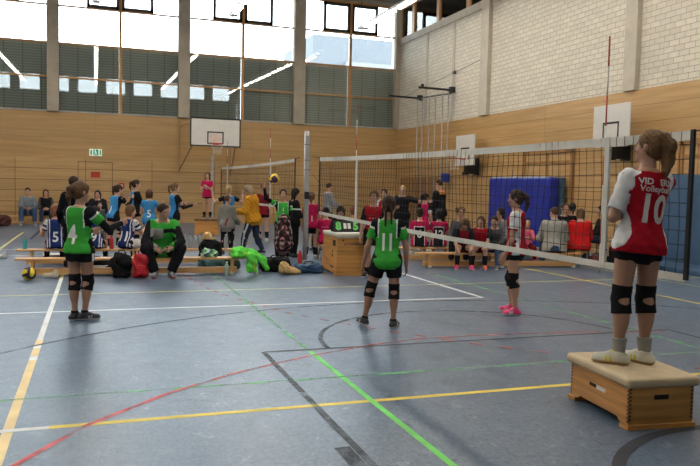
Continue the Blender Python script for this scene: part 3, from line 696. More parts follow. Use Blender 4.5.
        if style == 'pony':
            r0 = hp(0, -.44, .22); Hf.ell(r0, np.array((.13, .12, .13)) * hh, HB, .02)
            q1 = r0 - hf * .20 * hh + dn * .12 * hh; q2 = q1 - hf * .03 * hh + dn * .42 * hh; q3 = q2 + dn * .42 * hh + hf * .06 * hh
            Hf.cone(r0, q1, .10 * hh, .13 * hh, .02); Hf.cone(q1, q2, .13 * hh, .12 * hh, .02); Hf.cone(q2, q3, .12 * hh, .04 * hh, .02)
        elif style == 'bigpony':
            r0 = hp(0, -.42, .28); Hf.ell(r0, np.array((.17, .14, .16)) * hh, HB, .03)
            q1 = r0 - hf * .14 * hh + dn * .20 * hh; q2 = q1 + hf * .04 * hh + dn * .45 * hh + hr * .06 * hh; q3 = q2 + dn * .36 * hh - hr * .16 * hh; q4 = q3 + dn * .22 * hh - hr * .04 * hh
            Hf.cone(r0, q1, .15 * hh, .20 * hh, .03); Hf.cone(q1, q2, .20 * hh, .19 * hh, .02); Hf.cone(q2, q3, .19 * hh, .12 * hh, .02); Hf.cone(q3, q4, .12 * hh, .03 * hh, .01)
            q5 = q2 + hr * .12 * hh; Hf.cone(q2, q5 + dn * .25 * hh, .15 * hh, .05 * hh, .02)
        elif style == 'bun':
            Hf.ell(hp(0, -.52, .26), np.array((.21, .20, .21)) * hh, HB, .015)
        elif style == 'braid':
            r0 = hp(0, -.46, .0)
            for i in range(9): Hf.ell(r0 - hf * .05 * hh + dn * i * .13 * hh + hr * (.02 * (-1) ** i) * hh, np.array((.115 - .006 * i, .10 - .005 * i, .10)) * hh, None, .008)
        elif style == 'twobraids':
            for sg in (-1, 1):
                for i in range(10): Hf.ell(hp(sg * .15, -.46, -.08) + dn * i * .12 * hh - hf * (.02 if i < 2 else .13) * hh, np.array((.075, .075, .085)) * hh, None, .006)
        elif style == 'braids':
            for sg in (-1, 1):
                for i in range(8): Hf.ell(hp(sg * .28, -.18, -.15) + dn * i * .12 * hh, np.array((.085, .085, .095)) * hh, None, .008)
        elif style == 'long':
            for sg in (-1, 0, 1): Hf.cone(hp(sg * .26, -.14 - .12 * (sg == 0), .05), hp(sg * .30, -.16 - .12 * (sg == 0), -.55) + dn * .25 * hh, .16 * hh, .10 * hh, .03)
        elif style == 'bob':
            for sg in (-1, 0, 1): Hf.cone(hp(sg * .24, -.10 - .14 * (sg == 0), .05), hp(sg * .27, -.08 - .16 * (sg == 0), -.42), .16 * hh, .12 * hh, .03)
        elif style == 'curly':
            rr = random.Random(3)
            for i in range(16):
                a = rr.uniform(0, 6.28); Hf.ell(hp(.36 * math.cos(a), -.12 + .3 * math.sin(a), rr.uniform(-.1, .5)), np.array((.15,) * 3) * hh, None, .01)
        Hf.wrinkle(.012 * hh, 150 if style == 'curly' else 90, hc[0] * 5)
        soft_obj('hair', Hf, HAIR[hair], root)
    if tie:
        b = MB(); M4 = Matrix.Translation(Vector(hp(0, -.50 if style == 'bigpony' else -.47, .24))) @ Matrix((tuple(hr), tuple(hu), tuple(-hf))).transposed().to_4x4()
        b.tube([M4 @ Vector((.135 * hh * math.cos(k * math.pi / 8), .135 * hh * math.sin(k * math.pi / 8), 0)) for k in range(16)], .032 * hh, 6, closed=True); b.build('hair_tie', tie, root)
    # ---------------- clothes
    def frame_pick(fn):
        def pk(c):
            d = c - P; u = d @ R / H; v = d @ Fw / H; t = d @ T / H; arm = np.zeros(len(c)) - 1; sd = np.zeros(len(c))
            for s, sg in (('L', -1), ('R', 1)):
                a, b_ = J[s]['s'], J[s]['e']; ab = b_ - a; q = (c - a) @ ab / (ab @ ab); dist = np.linalg.norm(c - a - np.clip(q, 0, 1)[:, None] * ab, axis=1)
                a2, b2 = J[s]['e'], J[s]['w']; ab2 = b2 - a2; q2 = (c - a2) @ ab2 / (ab2 @ ab2); dist2 = np.linalg.norm(c - a2 - np.clip(q2, 0, 1)[:, None] * ab2, axis=1)
                on = (np.minimum(dist, dist2) < .052 * H) & ((np.abs(u) > .10 * w) | (t < .2) & (dist < .045 * H) & (np.abs(u) > .088 * w)); arm = np.where(on, np.where(dist2 < dist, 1 + np.clip(q2, 0, 1), np.clip(q, 0, 1)), arm); sd = np.where(on, sg, sd)
            return fn(u / w, v / w, t, arm, sd).astype(int)
        return pk
    out = {'root': root, 'P': P, 'R': R, 'F': Fw, 'T': T, 'H': H, 'J': J, 'hc': hc}
    if top:
        e = top.get('e', .010) * H; Fd = Field(lo - .02, hi + .02, res); hem = top.get('hem', -.055) * H
        Fd.loft(P, R, Fw, T, PR, e, hem, .300 * H, 0, top.get('flare', .012) * H)
        sl = top.get('sleeve', .62); ar = .031 * H * mt + e
        for s in 'LR':
            j = J[s]
            if sl <= 0: continue
            tip = j['s'] + (j['e'] - j['s']) * min(sl, 1.0)
            Fd.cone(j['s'] - R * (-1 if s == 'L' else 1) * .012 * H, tip, ar, (.026 * H * mt + e) if sl <= 1 else .024 * H * mt + e, .02, cut='b' if sl <= 1 else None)
            if sl > 1: Fd.cone(j['e'], j['e'] + (j['w'] - j['e']) * (sl - 1), .024 * H * mt + e, .018 * H * mt + e, .015, cut='b')
        Fd.ell(nb + T * .012 * H + Fw * .012 * H, (.044 * H * mt, .044 * H * mt, .022 * H), None, .006, sub=True)
        if top.get('collar'): Fd.cone(nb - T * .022 * H, nb + T * .012 * H + Fw * .004 * H, .043 * H * mt, .040 * H * mt, .01, cut='b')
        if hood or top.get('hood'): Fd.ell(nb - Fw * .045 * H - T * .004 * H, (.062 * H, .036 * H, .045 * H), np.array([R, Fw, T]), .015)
        Fd.wrinkle(top.get('wr', .0022), 36, loc[0] * 3)
        Fd.plane(P + T * hem, -T) if hem < 0 else None
        g = soft_obj(top.get('name', 'jersey'), Fd, top['m'], root, frame_pick(top['pick']) if 'pick' in top else None)
        out['top'] = g
        for nb_ in top.get('num', []):
            body_, size, zz, mm, sx, bold, xo, sd_, ar_ = (list(nb_) + [None] * 9)[:9]
            sgn = -1 if (sd_ or 'back') == 'back' else 1
            N = Fw * sgn; X = R if sgn < 0 else -R
            print_on(g, 'lettering', body_, size * H, mm, P + T * zz * H + X * (xo or 0) * H, X, T, N, (bold or 0.0) * size * H, sx or 1.0, .004, (ar_ or 0) * H)
        for (zz, x0, wd, ht, mm, sd_) in top.get('bars', []):
            pass
    if sleeve:
        for s in 'LR':
            j = J[s]; Fd = Field(np.minimum(np.minimum(j['s'], j['e']), j['w']) - .06, np.maximum(np.maximum(j['s'], j['e']), j['w']) + .06, res); x0 = sleeve.get('from', 0.0)
            if x0 < 1: Fd.cone(j['s'] + (j['e'] - j['s']) * x0, j['e'], .030 * H * mt + .005, .0235 * H * mt + .005, 0)
            Fd.cone(j['e'] + (j['w'] - j['e']) * max(0, x0 - 1), j['w'], .024 * H * mt + .005, .017 * H + .004, .01, cut='ab' if x0 >= 1 else 'b')
            soft_obj('sleeve', Fd, sleeve['m'], root)
    if bottom:
        e = bottom.get('e', .009) * H; ln = bottom.get('len', .42); Fd = Field(lo - .02, hi + .02, res)
        Fd.loft(P, R, Fw, T, PR, e * .8, -.058 * H if sit is not None else -.09 * H, .045 * H)
        for s in 'LR':
            j = J[s]; tip = j['h'] + (j['k'] - j['h']) * min(1, ln); rk = .052 + (.034 - .052) * min(1, ln)
            Fd.cone(j['h'], tip, .053 * H * mt + e, rk * H * mt + e * (1.3 if ln < 1 else 1), .02, cut='b' if ln <= 1 else None)
            if ln > 1:
                Fd.cone(j['k'], j['k'] + (j['a'] - j['k']) * (ln - 1), .035 * H * mt + e, (.027 if not bottom.get('slim') else .021) * H * mt + e, .015, cut='b'); Fd.ell(j['k'] + dirs[s + 'L'][1] * .3 * Ls, (.036 * H * mt + e * .7, .038 * H * mt + e * .7, .08 * H), None, .02)
        Fd.wrinkle(.002, 34, loc[1] * 3)
        def leg_pick(c):
            d = np.abs(c[:, 0]); x = np.zeros(len(c))
            for s, sg in (('L', -1), ('R', 1)):
                j = J[s]
                for a, b_ in ((j['h'], j['k']), (j['k'], j['a'])):
                    ab = b_ - a; q = np.clip((c - a) @ ab / (ab @ ab), 0, 1); r = c - a - q[:, None] * ab; rn = r / (np.linalg.norm(r, axis=1)[:, None] + 1e-9)
                    near = np.linalg.norm(r, axis=1) < .075 * H; x = np.where(near & (np.abs(rn[:, 1]) < .22) & (rn[:, 0] * sg > .5), 1, x)
            return x
        soft_obj(bottom.get('name', 'shorts' if ln < 1 else 'trousers'), Fd, bottom['m'], root, leg_pick if bottom.get('stripe') else None)
    for s in 'LR':
        j = J[s]; td, sd = dirs[s + 'L']
        if pads:
            pl = .062 * H; Fd = Field(j['k'] - .14 * H, j['k'] + .14 * H, res); r = .036 * H * mt + .007
            Fd.cone(j['k'] - td * pl, j['k'], r + .004, r, 0, cut='a'); Fd.cone(j['k'], j['k'] + sd * pl - unit(V3(0, 1, 0) - sd * sd[1]) * .007 * H, r, r + .004, .01, cut='b')
            fk = unit(V3(0, 1, 0) - td * td[1]); Fd.ell(j['k'] + fk * .022 * H, (.032 * H, .028 * H, .04 * H), None, .015)
            Fd.ell(j['k'] - fk * .046 * H - V3(0, 0, .002 * H), (.036 * H, .034 * H, .015 * H), None, .0, sub=True)
            soft_obj('knee_pad', Fd, pad_m, root)
        if socks:
            q = socks.get('h', .35); a1 = j['a'] + (j['k'] - j['a']) * q; Fd = Field(np.minimum(j['a'], a1) - .1 * H, np.maximum(j['a'], a1) + .1 * H, res)
            r1 = .020 + (.034 - .020) * min(1, q * 1.9)
            Fd.cone(j['a'] - V3(0, 0, .015 * H), a1, .0205 * H + .005, r1 * H * mt + .006, 0, cut='b'); soft_obj('sock', Fd, socks['m'], root)
        if shoes:
            fd = j['fd']; z_ = j['a'][2] - ah; A = V3(j['a'][0], j['a'][1], z_); g = H * shoes.get('g', 1.0)
            Fd = Field(A - (.14 * g, .14 * g, 0), A + (.14 * g, .14 * g, .09 * g), min(res, .008))
            Fd.cone(A - fd * .022 * g + V3(0, 0, .022 * g), A + fd * .088 * g + V3(0, 0, .017 * g), .0265 * g, .0245 * g, 0)
            Fd.cone(A + fd * .0 * g + V3(0, 0, .035 * g), A - fd * .006 * g + V3(0, 0, .058 * g), .030 * g, .0265 * g, .012, cut='b'); Fd.cone(A + fd * .01 * g + V3(0, 0, .05 * g), A + fd * .07 * g + V3(0, 0, .022 * g), .020 * g, .018 * g, .012)
            Fd.plane(A, (0, 0, -1))
            sm = [shoes['m'], shoes.get('sole', rubber), shoes.get('trim', shoes['m'])]
            def sp(c, A=A, fd=fd, g=g):
                z = c[:, 2] - A[2]; f_ = (c - A) @ fd
                return np.where(z < .0135 * g, 1, np.where((z > .058 * g) | ((np.abs(f_ - .030 * g) < .006 * g) & (z < .034 * g)) | ((np.abs(f_ - .048 * g) < .004 * g) & (z < .034 * g)), 2, 0))
            soft_obj('shoe', Fd, sm, root, sp)
    return out
# ================================================================ equipment
box_wood = mat('vault_box_pine', (0.50, 0.235, 0.06), 0.4, 0.35, 2.2, stretch=(0.6, 0.6, 9), spec=0.4)
box_dark = mat('vault_box_joint', (0.16, 0.07, 0.02), 0.5); pad_leather = mat('beige_leather', (0.50, 0.39, 0.24), 0.55, 0.12, 8, 0.1, 60)
bench_wood = mat('bench_beech', (0.60, 0.33, 0.12), 0.38, 0.15, 3, stretch=(0.3, 8, 8)); foot_rubber = mat('pale_rubber_foot', (0.60, 0.58, 0.52), 0.6)
hole_m = mat('dark_slot', (0.015, 0.01, 0.008), 0.8); sticker = mat('white_sticker', (0.6, 0.58, 0.54), 0.5)

# ---- small vault box the referee stands on
t = thing('vault_box', 'low wooden vault box with beige padded top carrying the red jersey referee', 'vault box', (3.62, 4.14, 0), math.radians(-6.5))
hx, hy = 0.245, 0.365
b = MB()
for sx in (-1, 1):   # long sides with an arched underside between the runners
    x = sx * hx; pts = [(x, -hy, 0.03), (x, -hy + 0.10, 0.03), (x, -hy + 0.13, 0.055), (x, hy - 0.13, 0.055), (x, hy - 0.10, 0.03), (x, hy, 0.03), (x, hy, 0.285), (x, -hy, 0.285)]
    b.slab(pts, (-sx * 0.022, 0, 0))
for sy in (-1, 1): b.box(-hx, hx, sy * hy - 0.011 * (1 + sy), sy * hy + 0.011 * (1 - sy), 0.03, 0.285)
b.build('box_body', box_wood, t, bev=0.002)
for sx in (-1, 1):
    for sy in (-1, 1):
        b = MB()
        for k in range(9):
            z = 0.045 + k * 0.026; b.box(sx * hx - 0.0015 if sx > 0 else -hx - 0.0015, sx * hx + 0.0015 if sx > 0 else -hx + 0.0015, sy * hy - (0.02 if sy > 0 else 0), sy * hy + (0 if sy > 0 else 0.02), z, z + 0.013)
            b.box(sx * hx - (0.02 if sx > 0 else 0), sx * hx + (0 if sx > 0 else 0.02), sy * hy - 0.0015, sy * hy + 0.0015, z + 0.013, z + 0.026)
        b.build('finger_joint', box_dark, t)
for sy in (-1, 1):
    b = MB(); b.box(-hx - 0.015, hx + 0.015, sy * (hy - 0.03) - 0.05, sy * (hy - 0.03) + 0.05, 0.0, 0.032); b.build('runner', box_wood, t, bev=0.004)
b = MB(); b.box(-0.055, 0.055, -hy - 0.002, -hy + 0.004, 0.195, 0.227, bev=0.0009); b.build('hand_hole', hole_m, t)
b = MB(); b.box(-hx - 0.002, -hx + 0.004, 0.02, 0.11, 0.175, 0.198); b.build('hand_hole', hole_m, t)
b = MB(); b.box(-hx - 0.0025, -hx + 0.004, -0.09, 0.02, 0.17, 0.197); b.build('sticker', sticker, t)
F_ = Field((-.3, -.42, .25), (.3, .42, .36), .008); F_.rbox((0, 0, .3155), (hx + .032, hy + .036, .0345), .026); soft_obj('padded_top', F_, pad_leather, t)

# ---- scorers' vault box, three sections
t = thing('vault_box', 'tall wooden vault box used as scorers table with scoreboard on it', 'vault box', (4.36, 12.52, 0), math.radians(-4))
hx, hy = 0.33, 0.56
for z0, z1 in ((0.03, 0.245), (0.245, 0.46), (0.46, 0.665)):
    b = MB(); i0 = 0.05 * z0; i1 = 0.05 * z1
    A = [(-hx + i0, -hy + i0, z0 + .003), (hx - i0, -hy + i0, z0 + .003), (hx - i0, hy - i0, z0 + .003), (-hx + i0, hy - i0, z0 + .003)]; Bq = [(-hx + i1, -hy + i1, z1), (hx - i1, -hy + i1, z1), (hx - i1, hy - i1, z1), (-hx + i1, hy - i1, z1)]
    for k in range(4): b.quad(A[k], A[(k + 1) % 4], Bq[(k + 1) % 4], Bq[k])
    b.poly(A[::-1]); b.poly(Bq); b.build('box_section', box_wood, t, bev=0.002)
for sy in (-1, 1):
    b = MB(); b.box(-hx - 0.02, hx + 0.02, sy * (hy - 0.04) - 0.06, sy * (hy - 0.04) + 0.06, 0, 0.034); b.build('runner', box_wood, t, bev=0.004)
for (y, z) in ((-.30, .56), (-.22, .40), (-.22, .33), (-.30, .13), (-.18, .13)):
    b = MB(); wv = .10 if z > .5 else .03; b.box(-hx + .05 * z - .004, -hx + .05 * z + .01, y - wv, y + wv, z - .022 - (.03 if z > .5 else 0), z + .022 + (.03 if z > .5 else 0)); b.build('hand_hole', hole_m, t)
for x in (-.20, .17):
    b = MB(); b.lathe([(0.016, -.004), (0.016, .004)], 12, (x, -hy + .032, .625), M=Matrix.Rotation(math.radians(90), 3, 'X')); b.build('bolt', hole_m, t)
b = MB(); b.slab([(-.19, -hy + .026, .545), (-.15, -hy + .026, .575), (-.13, -hy + .026, .56), (-.16, -hy + .026, .54)], (0, .004, 0), 0); b.slab([(-.13, -hy + .026, .54), (-.11, -hy + .026, .575), (-.09, -hy + .026, .572), (-.105, -hy + .026, .538)], (0, .004, 0), 1)
for k in range(8): b.slab([(-.08 + k * .036, -hy + .026, .542), (-.08 + k * .036, -hy + .026, .568), (-.055 + k * .036, -hy + .026, .568), (-.055 + k * .036, -hy + .026, .542)], (0, .004, 0), 0)
b.build('maker_mark', [mat('dark_blue_print', (0.05, 0.04, 0.08), .5), mat('red_print', (.5, .03, .03), .5)], t)
F_ = Field((-.4, -.65, .62), (.4, .65, .8), .01); F_.rbox((0, 0, .70), (hx - .005, hy - .005, .04), .03); soft_obj('padded_top', F_, mat('pale_leather_top', (.52, .46, .36), .5), t)
papers = thing('score_sheet', 'white score sheets lying on the front edge of the scorers box', 'paper', (4.34, 12.24, .741), math.radians(2))
b = MB(); b.box(-.30, .02, -.16, .12, 0, .004); b.box(-.05, .28, -.19, .08, .004, .007); b.build('sheet', mat('white_paper', (.72, .72, .70), .7), papers)
sb = thing('scoreboard', 'black flip scoreboard showing green 8 and 5', 'scoreboard', (4.35, 12.46, .741), math.radians(-2))
b = MB(); b.slab([(-.26, -.02, 0), (.26, -.02, 0), (.26, .06, .20), (-.26, .06, .20)], (0, .012, 0)); b.slab([(-.26, .16, 0), (.26, .16, 0), (.26, .075, .20), (-.26, .075, .20)], (0, .01, 0)); b.build('board', mat('black_plastic', (.012, .012, .012), .5), sb)
gd = mat('green_digit', (.16, .62, .16), .5); wd_ = mat('white_digit', (.7, .7, .68), .5)
def flat_text(body, size, m, parent, M, bold=.0, name='lettering'):
    me = text_mesh(body, size, bold, .001); me.materials.append(m); o = bpy.data.objects.new(name, me); COL.objects.link(o); o.parent = parent; o.matrix_local = M; return o
Mt = Matrix.Translation((0, .015, .10)) @ Matrix.Rotation(math.radians(68), 4, 'X') @ Matrix.Translation((0, 0, .012))
flat_text('8', .20, gd, sb, Mt @ Matrix.Translation((-.165, 0, 0)), .012); flat_text('5', .20, gd, sb, Mt @ Matrix.Translation((.165, 0, 0)), .012)
for x in (-.04, .04):
    b = MB(); b.box(x - .028, x + .028, -.045, .06, 0, .004); o = b.build('set_flip', wd_, sb); o.matrix_local = Mt
# ---- far referee's box
t = thing('vault_box', 'distant wooden vault box under the far net with girl in pink on it', 'vault box', (3.25, 22.45, 0), math.radians(-12))
for z0, z1 in ((.03, .24), (.24, .42)):
    b = MB(); b.box(-.36, .36, -.25, .25, z0 + .004, z1); b.build('box_section', box_wood, t, bev=.004)
for sy in (-1, 1):
    b = MB(); b.box(sy * .30 - .06, sy * .30 + .06, -.27, .27, 0, .034); b.build('runner', box_wood, t)
b = MB(); b.box(-.37, .37, -.26, .26, .42, .50, bev=.025); b.build('padded_top', mat('brown_leather', (.17, .08, .035), .5), t)

# ---- gym benches
def bench(label, x0, y0, x1, y1, grp='long gymnastics benches'):
    L = math.hypot(x1 - x0, y1 - y0); t = thing('gym_bench', label, 'bench', ((x0 + x1) / 2, (y0 + y1) / 2, 0), math.atan2(y1 - y0, x1 - x0), grp)
    b = MB(); b.box(-L / 2, L / 2, -.13, .13, .268, .30, bev=.006); b.build('seat', bench_wood, t)
    b = MB(); b.box(-L / 2 + .16, L / 2 - .12, -.05, .05, .03, .13, bev=.005); b.build('beam', bench_wood, t)
    for x in (-L / 2 + .26, 0, L / 2 - .20):
        b = MB(); b.slab([(x - .02, -.12, .02), (x - .02, .12, .02), (x - .02, .10, .268), (x - .02, -.10, .268)], (.04, 0, 0)); lg = b.build('leg', bench_wood, t)
        for y in (-.11, .11):
            b = MB(); b.box(x - .035, x + .035, y - .03, y + .03, 0, .05, bev=.006); b.build('rubber_foot', foot_rubber, lg)
    return t
bench('long wooden bench the coach in the green and black jacket sits on', -1.22, 12.72, 2.45, 12.50)
bench('long wooden bench behind it with the navy striped players on it', -1.36, 14.36, 2.72, 14.16)
bench('long wooden bench under the girls in black knee socks by the far sideline', 6.0, 13.02, 9.56, 12.57)
bench('wooden bench behind, under the pink and black players with numbers 6 and 12', 5.9, 14.30, 10.6, 13.66)
bench('low bench against the timber back wall under the watching couple', -3.4, 27.6, -.5, 27.6)

# ---- volleyball nets
cord = mat('black_net_cord', (0.012, 0.012, 0.012), .8); tape = mat('white_net_tape', (.56, .55, .50), .6, .1, 5); strap_b = mat('black_strap', (.015, .015, .015), .7); alu = mat('aluminium_post', (.42, .42, .42), .38, .12, 3, metal=.6)
redw = [mat('antenna_white', (.72, .70, .66), .5), mat('antenna_red', (.40, .06, .04), .5)]
def net(label, X0, Y0, Z0, X1, Y1, Z1, H=1.05, bands=(), step=.10, sag=.03, antenna=True):
    L = math.hypot(X1 - X0, Y1 - Y0); t = thing('volleyball_net', label, 'volleyball net', (X0, Y0, 0), math.atan2(Y1 - Y0, X1 - X0))
    top = lambda s: Z0 + (Z1 - Z0) * s / L - sag * 4 * (s / L) * (1 - s / L)
    n = max(2, int(L / step)); S = [L * i / n for i in range(n + 1)]; b = MB(); rr = random.Random(5)
    bul = lambda s, k: .012 * math.sin(s * 1.7 + k) + .008 * math.sin(s * 4.1)
    for s in S: b.tube([(s + .004 * math.sin(s * 9 + k), bul(s, k), top(s) - k * H / 6) for k in range(7)], .003, 4, caps=False)
    m_ = int(round(H / step))
    for k in range(1, m_): b.tube([(s, bul(s, k * 6 / m_), top(s) - H * k / m_ + .004 * math.sin(s * 5 + k)) for s in S], .003, 4, caps=False)
    b.build('netting', cord, t)
    def band(dz0, dz1, nm):
        b = MB(); N = 24
        for i in range(N):
            s0, s1 = L * i / N, L * (i + 1) / N; b.slab([(s0, -.006, top(s0) + dz0), (s1, -.006, top(s1) + dz0), (s1, -.006, top(s1) + dz1), (s0, -.006, top(s0) + dz1)], (0, .012, 0))
        bmesh.ops.remove_doubles(b.bm, verts=b.bm.verts[:], dist=1e-5)
        b.build(nm, tape, t)
    band(-.072, 0, 'top_tape'); band(-H - .055, -H, 'bottom_tape')
    for s in (0, L):
        b = MB(); b.box(s - .016, s + .016, -.012, .012, top(s) - H - .04, top(s) + .005); b.build('edge_strap', strap_b, t)
    for s in bands:
        b = MB(); b.box(s - .028, s + .028, -.012, .012, top(s) - H - .05, top(s) + .002); b.build('side_band', tape, t)
        if antenna:
            r = MB()
            for k in range(8): r.tube([(s + .045, 0, top(s) - H + .25 * k - .1), (s + .045, 0, top(s) - H + .25 * (k + 1) - .1)], .007, 6, k % 2)
            r.build('antenna', redw, t)
    b = MB(); b.tube([(0, 0, top(0) - .01), (-.35, 0, top(0) + .02)], .006, 5); b.tube([(L, 0, top(L) - .01), (L + .55, 0, top(L) + .03)], .006, 5); b.tube([(L, 0, top(L) - .5), (L + .55, 0, top(L) - .3)], .004, 5); b.tube([(L, 0, top(L) - H), (L + .55, 0, top(L) - H + .15)], .004, 5)
    b.build('tension_cord', cord, t)
    return t
def post(label, X, Y, Hp):
    t = thing('net_post', label, 'net post', (X, Y, 0), 0)
    b = MB(); b.tube([(0, 0, .01), (0, 0, Hp)], .048, 14); b.build('pole', alu, t)
    b = MB(); b.box(-.045, .045, -.07, -.04, .3, Hp - .1); b.build('rail', alu, t)
    b = MB(); b.lathe([(.11, 0), (.11, .012), (.06, .02)], 18); b.build('floor_cover', alu, t)
    b = MB(); b.box(-.05, .05, -.11, -.05, 1.30, 1.45, bev=.01); b.build('winch', strap_b, t)
    for z in (2.42, 2.1, 1.9):
        b = MB(); b.tube([(-.06, -.06, z), (.06, -.06, z)], .012, 6); b.build('hook', strap_b, t)
    return t
net('near volleyball net crossing the hall behind the referee on the box', 4.07, 4.12, 2.035, 4.12, 13.5, 2.13, bands=(.92, 7.22))
net('distant volleyball net beyond the woman in the mustard jacket', 4.12, 15.35, 2.16, 4.12, 25.2, 2.15, bands=(2.35, 8.6), step=.14)
post('silver net post between the two nets beside the scorers box', 4.12, 14.45, 2.70)
post('silver net post on the near sideline beyond the referee box', 4.05, 3.10, 2.55)
post('distant silver net post behind the girl in pink on a box', 4.12, 27.3, 2.62)

# ---- basketball boards
bwhite = mat('board_white', (.60, .57, .52), .35, .04); bblack = mat('board_black', (.015, .015, .015), .5); rim = mat('rim_red', (.55, .05, .03), .4); steel = mat('grey_steel', (.34, .34, .32), .45, metal=.4); netw = mat('white_cord', (.6, .58, .52), .8)
def hoop(b_parent, M, r=.225, netlen=.38):
    b = MB(); c = Vector((0, -.15 - r, 0)); b.tube([c + Vector((r * math.cos(2 * math.pi * k / 24), r * math.sin(2 * math.pi * k / 24), 0)) for k in range(24)], .010, 6, closed=True); b.box(-.09, .09, -.16, 0, -.03, .02); h = b.build('rim', rim, b_parent); h.matrix_local = M
    b = MB()
    for k in range(12):
        for d in (-1, 1):
            b.tube([c + Vector((rr * math.cos(2 * math.pi * (k + d * j * .5) / 12), rr * math.sin(2 * math.pi * (k + d * j * .5) / 12), -j * netlen / 4)) for j, rr in enumerate((r, r * .85, r * .68, r * .6, r * .62))], .003, 3, caps=False)
    n_ = b.build('hoop_net', netw, h)
def square(b, x0, x1, z0, z1, w, y, mi, bottom=True):
    b.box(x0, x0 + w, y - .003, y, z0, z1, mi); b.box(x1 - w, x1, y - .003, y, z0, z1, mi); b.box(x0 + w, x1 - w, y - .003, y, z1 - w, z1, mi)
    if bottom: b.box(x0 + w, x1 - w, y - .003, y, z0, z0 + w, mi)
t = thing('basketball_board', 'large white basketball board with black border on the back wall', 'basketball board', (4.08, 26.3, 2.90), 0)
b = MB(); b.box(-.91, .91, 0, .03, 0, 1.03); b.build('backboard', bwhite, t)
b = MB(); square(b, -.91, .91, 0, 1.03, .05, 0, 0); square(b, -.30, .29, .10, .545, .045, 0, 0); b.build('border', bblack, t)
b = MB(); b.box(-.20, .19, -.002, 0, .16, .44); b.build('target_patch', mat('pale_pink_patch', (.62, .48, .40), .5), t)
hoop(t, Matrix.Translation((.0, 0, .09)))
b = MB()
b.box(-.8, .8, .04, .08, .42, .50); b.build('cross_bar', steel, t)
for x in (-.75, .75):
    b = MB(); b.bar((x, .055, .10), (x, .055, .95), .05); b.bar((x, .06, .15), (x * 1.35, 2.58, -.85), .03); b.bar((x, .06, .88), (x * 1.3, 2.58, .88), .03); b.bar((x * 1.33, 2.60, -1.0), (x * 1.33, 2.60, 1.1), .04); b.build('support_arm', mat('brown_steel', (.33, .19, .08), .5), t)
def side_board(label, Y, z, w=1.30, h=1.02, X=11.75):
    t = thing('basketball_board', label, 'basketball board', (X, Y, z), math.radians(-90), 'practice boards on the side wall')
    b = MB(); b.box(-w / 2, w / 2, 0, .03, 0, h); b.build('backboard', bwhite, t)
    b = MB(); square(b, -.29, .29, .18, .60, .05, 0, 0, False); b.build('border', bblack, t)
    b = MB(); b.box(-.16, .16, .03, .48, .02, .10); b.box(-.05, .05, .03, .46, -.28, .10); b.box(-.14, .14, .44, .49, -.32, .25); b.box(-.10, .10, -.03, .10, -.32, -.22); b.box(-.03, .03, .0, .06, -.30, .04); b.build('bracket', bblack, t)
    return t
s1 = side_board('small white basketball board with red rim near the climbing poles', 21.78, 2.38)
hoop(s1, Matrix.Translation((0, 0, .22)))
s2 = side_board('white practice board with black bracket and red logo behind the near net', 14.48, 2.68)
b = MB(); b.box(.18, .32, -.004, 0, .035, .10, 0); b.box(-.40, .10, -.004, 0, .05, .085, 1); b.build('logo', [rim, bblack], s2)

# ---- climbing poles on the side wall
t = thing('climbing_pole_rig', 'black steel rig of climbing poles on the side wall by the corner', 'climbing poles', (12.1, 25.0, 0), 0)
b = MB(); b.bar((0, 1.55, 5.15), (0, -1.4, 5.02), .045); b.build('top_rail', bblack, t)
for y in (1.45, -1.3):
    b = MB(); b.bar((.15, y, 5.15), (-1.25, y, 5.17), .055, .07); b.box(-.02, .19, y - .06, y + .06, 5.07, 5.27); b.build('arm', bblack, t)
for y in (1.36, .89, .27, -.25, -.84, -1.3):
    b = MB(); b.tube([(-.05, y, .02), (-.05, y, 5.1)], .022, 8); b.build('pole', steel, t)
b = MB(); b.tube([(.17, 4.0, 5.35), (.15, -3.2, 5.95)], .008, 5); b.box(.11, .19, 1.34, 1.46, 5.62, 5.72); b.box(.11, .19, -1.36, -1.24, 5.74, 5.84); b.build('cable', bblack, t)
b = MB(); b.box(11.98, 12.16, 23.6, 24.0, 1.82, 2.14, bev=.03); tag(b.build('pole_pad', mat('blue_vinyl', (.02, .04, .30), .45)), 'blue foam pad strapped around the climbing pole behind the man in black', 'pad')

# ---- mats
mblue = mat('royal_blue_vinyl', (.012, .026, .26), .42, .1, 4, .1, 8); mteal = mat('teal_vinyl', (.04, .085, .13), .5, .1, 3); mdull = mat('dull_blue_vinyl', (.045, .095, .17), .5, .1, 3)
t = thing('crash_mat', 'thick royal blue crash mat standing upright by the side wall', 'gym mat', (11.72, 18.4, 0), 0)
F_ = Field((-.12, -1.95, 0), (.5, 1.95, 2.0), .025); F_.rbox((.12, 0, .98), (.16, 1.62, .98), .06); F_.wrinkle(.006, 6, 1); soft_obj('mat_body', F_, mblue, t)
b = MB(); b.box(.29, .44, -1.68, 1.64, .0, 1.96, bev=.02); b.build('back_layer', mteal, t)
b = MB()
for k in range(8): b.box(-.02, .28, -1.40 + k * .38, -1.20 + k * .38, 1.945, 1.985)
b.build('carry_strap', mat('pale_webbing', (.5, .5, .5), .7), t)
t = thing('wall_mat', 'dull blue mats leaning on the side wall behind the net end', 'gym mat', (12.05, 11.2, 0), 0)
for k, (y0, y1) in enumerate(((.45, 2.4), (-1.5, .42), (-3.5, -1.53))):
    b = MB(); b.box(-.04, .10, y0, y1, 0.02, 2.0, bev=.02); b.build('mat_panel', mdull, t)
b = MB(); b.slab([(10.95, 8.5, 0), (10.95, 13.0, 0), (10.95, 13.0, .10), (10.95, 8.5, .10)], (.95, 0, 0)); tag(b.build('floor_mat', mdull, bev=.02), 'flat dull blue mat on the floor at the foot of the wall mats', 'gym mat')

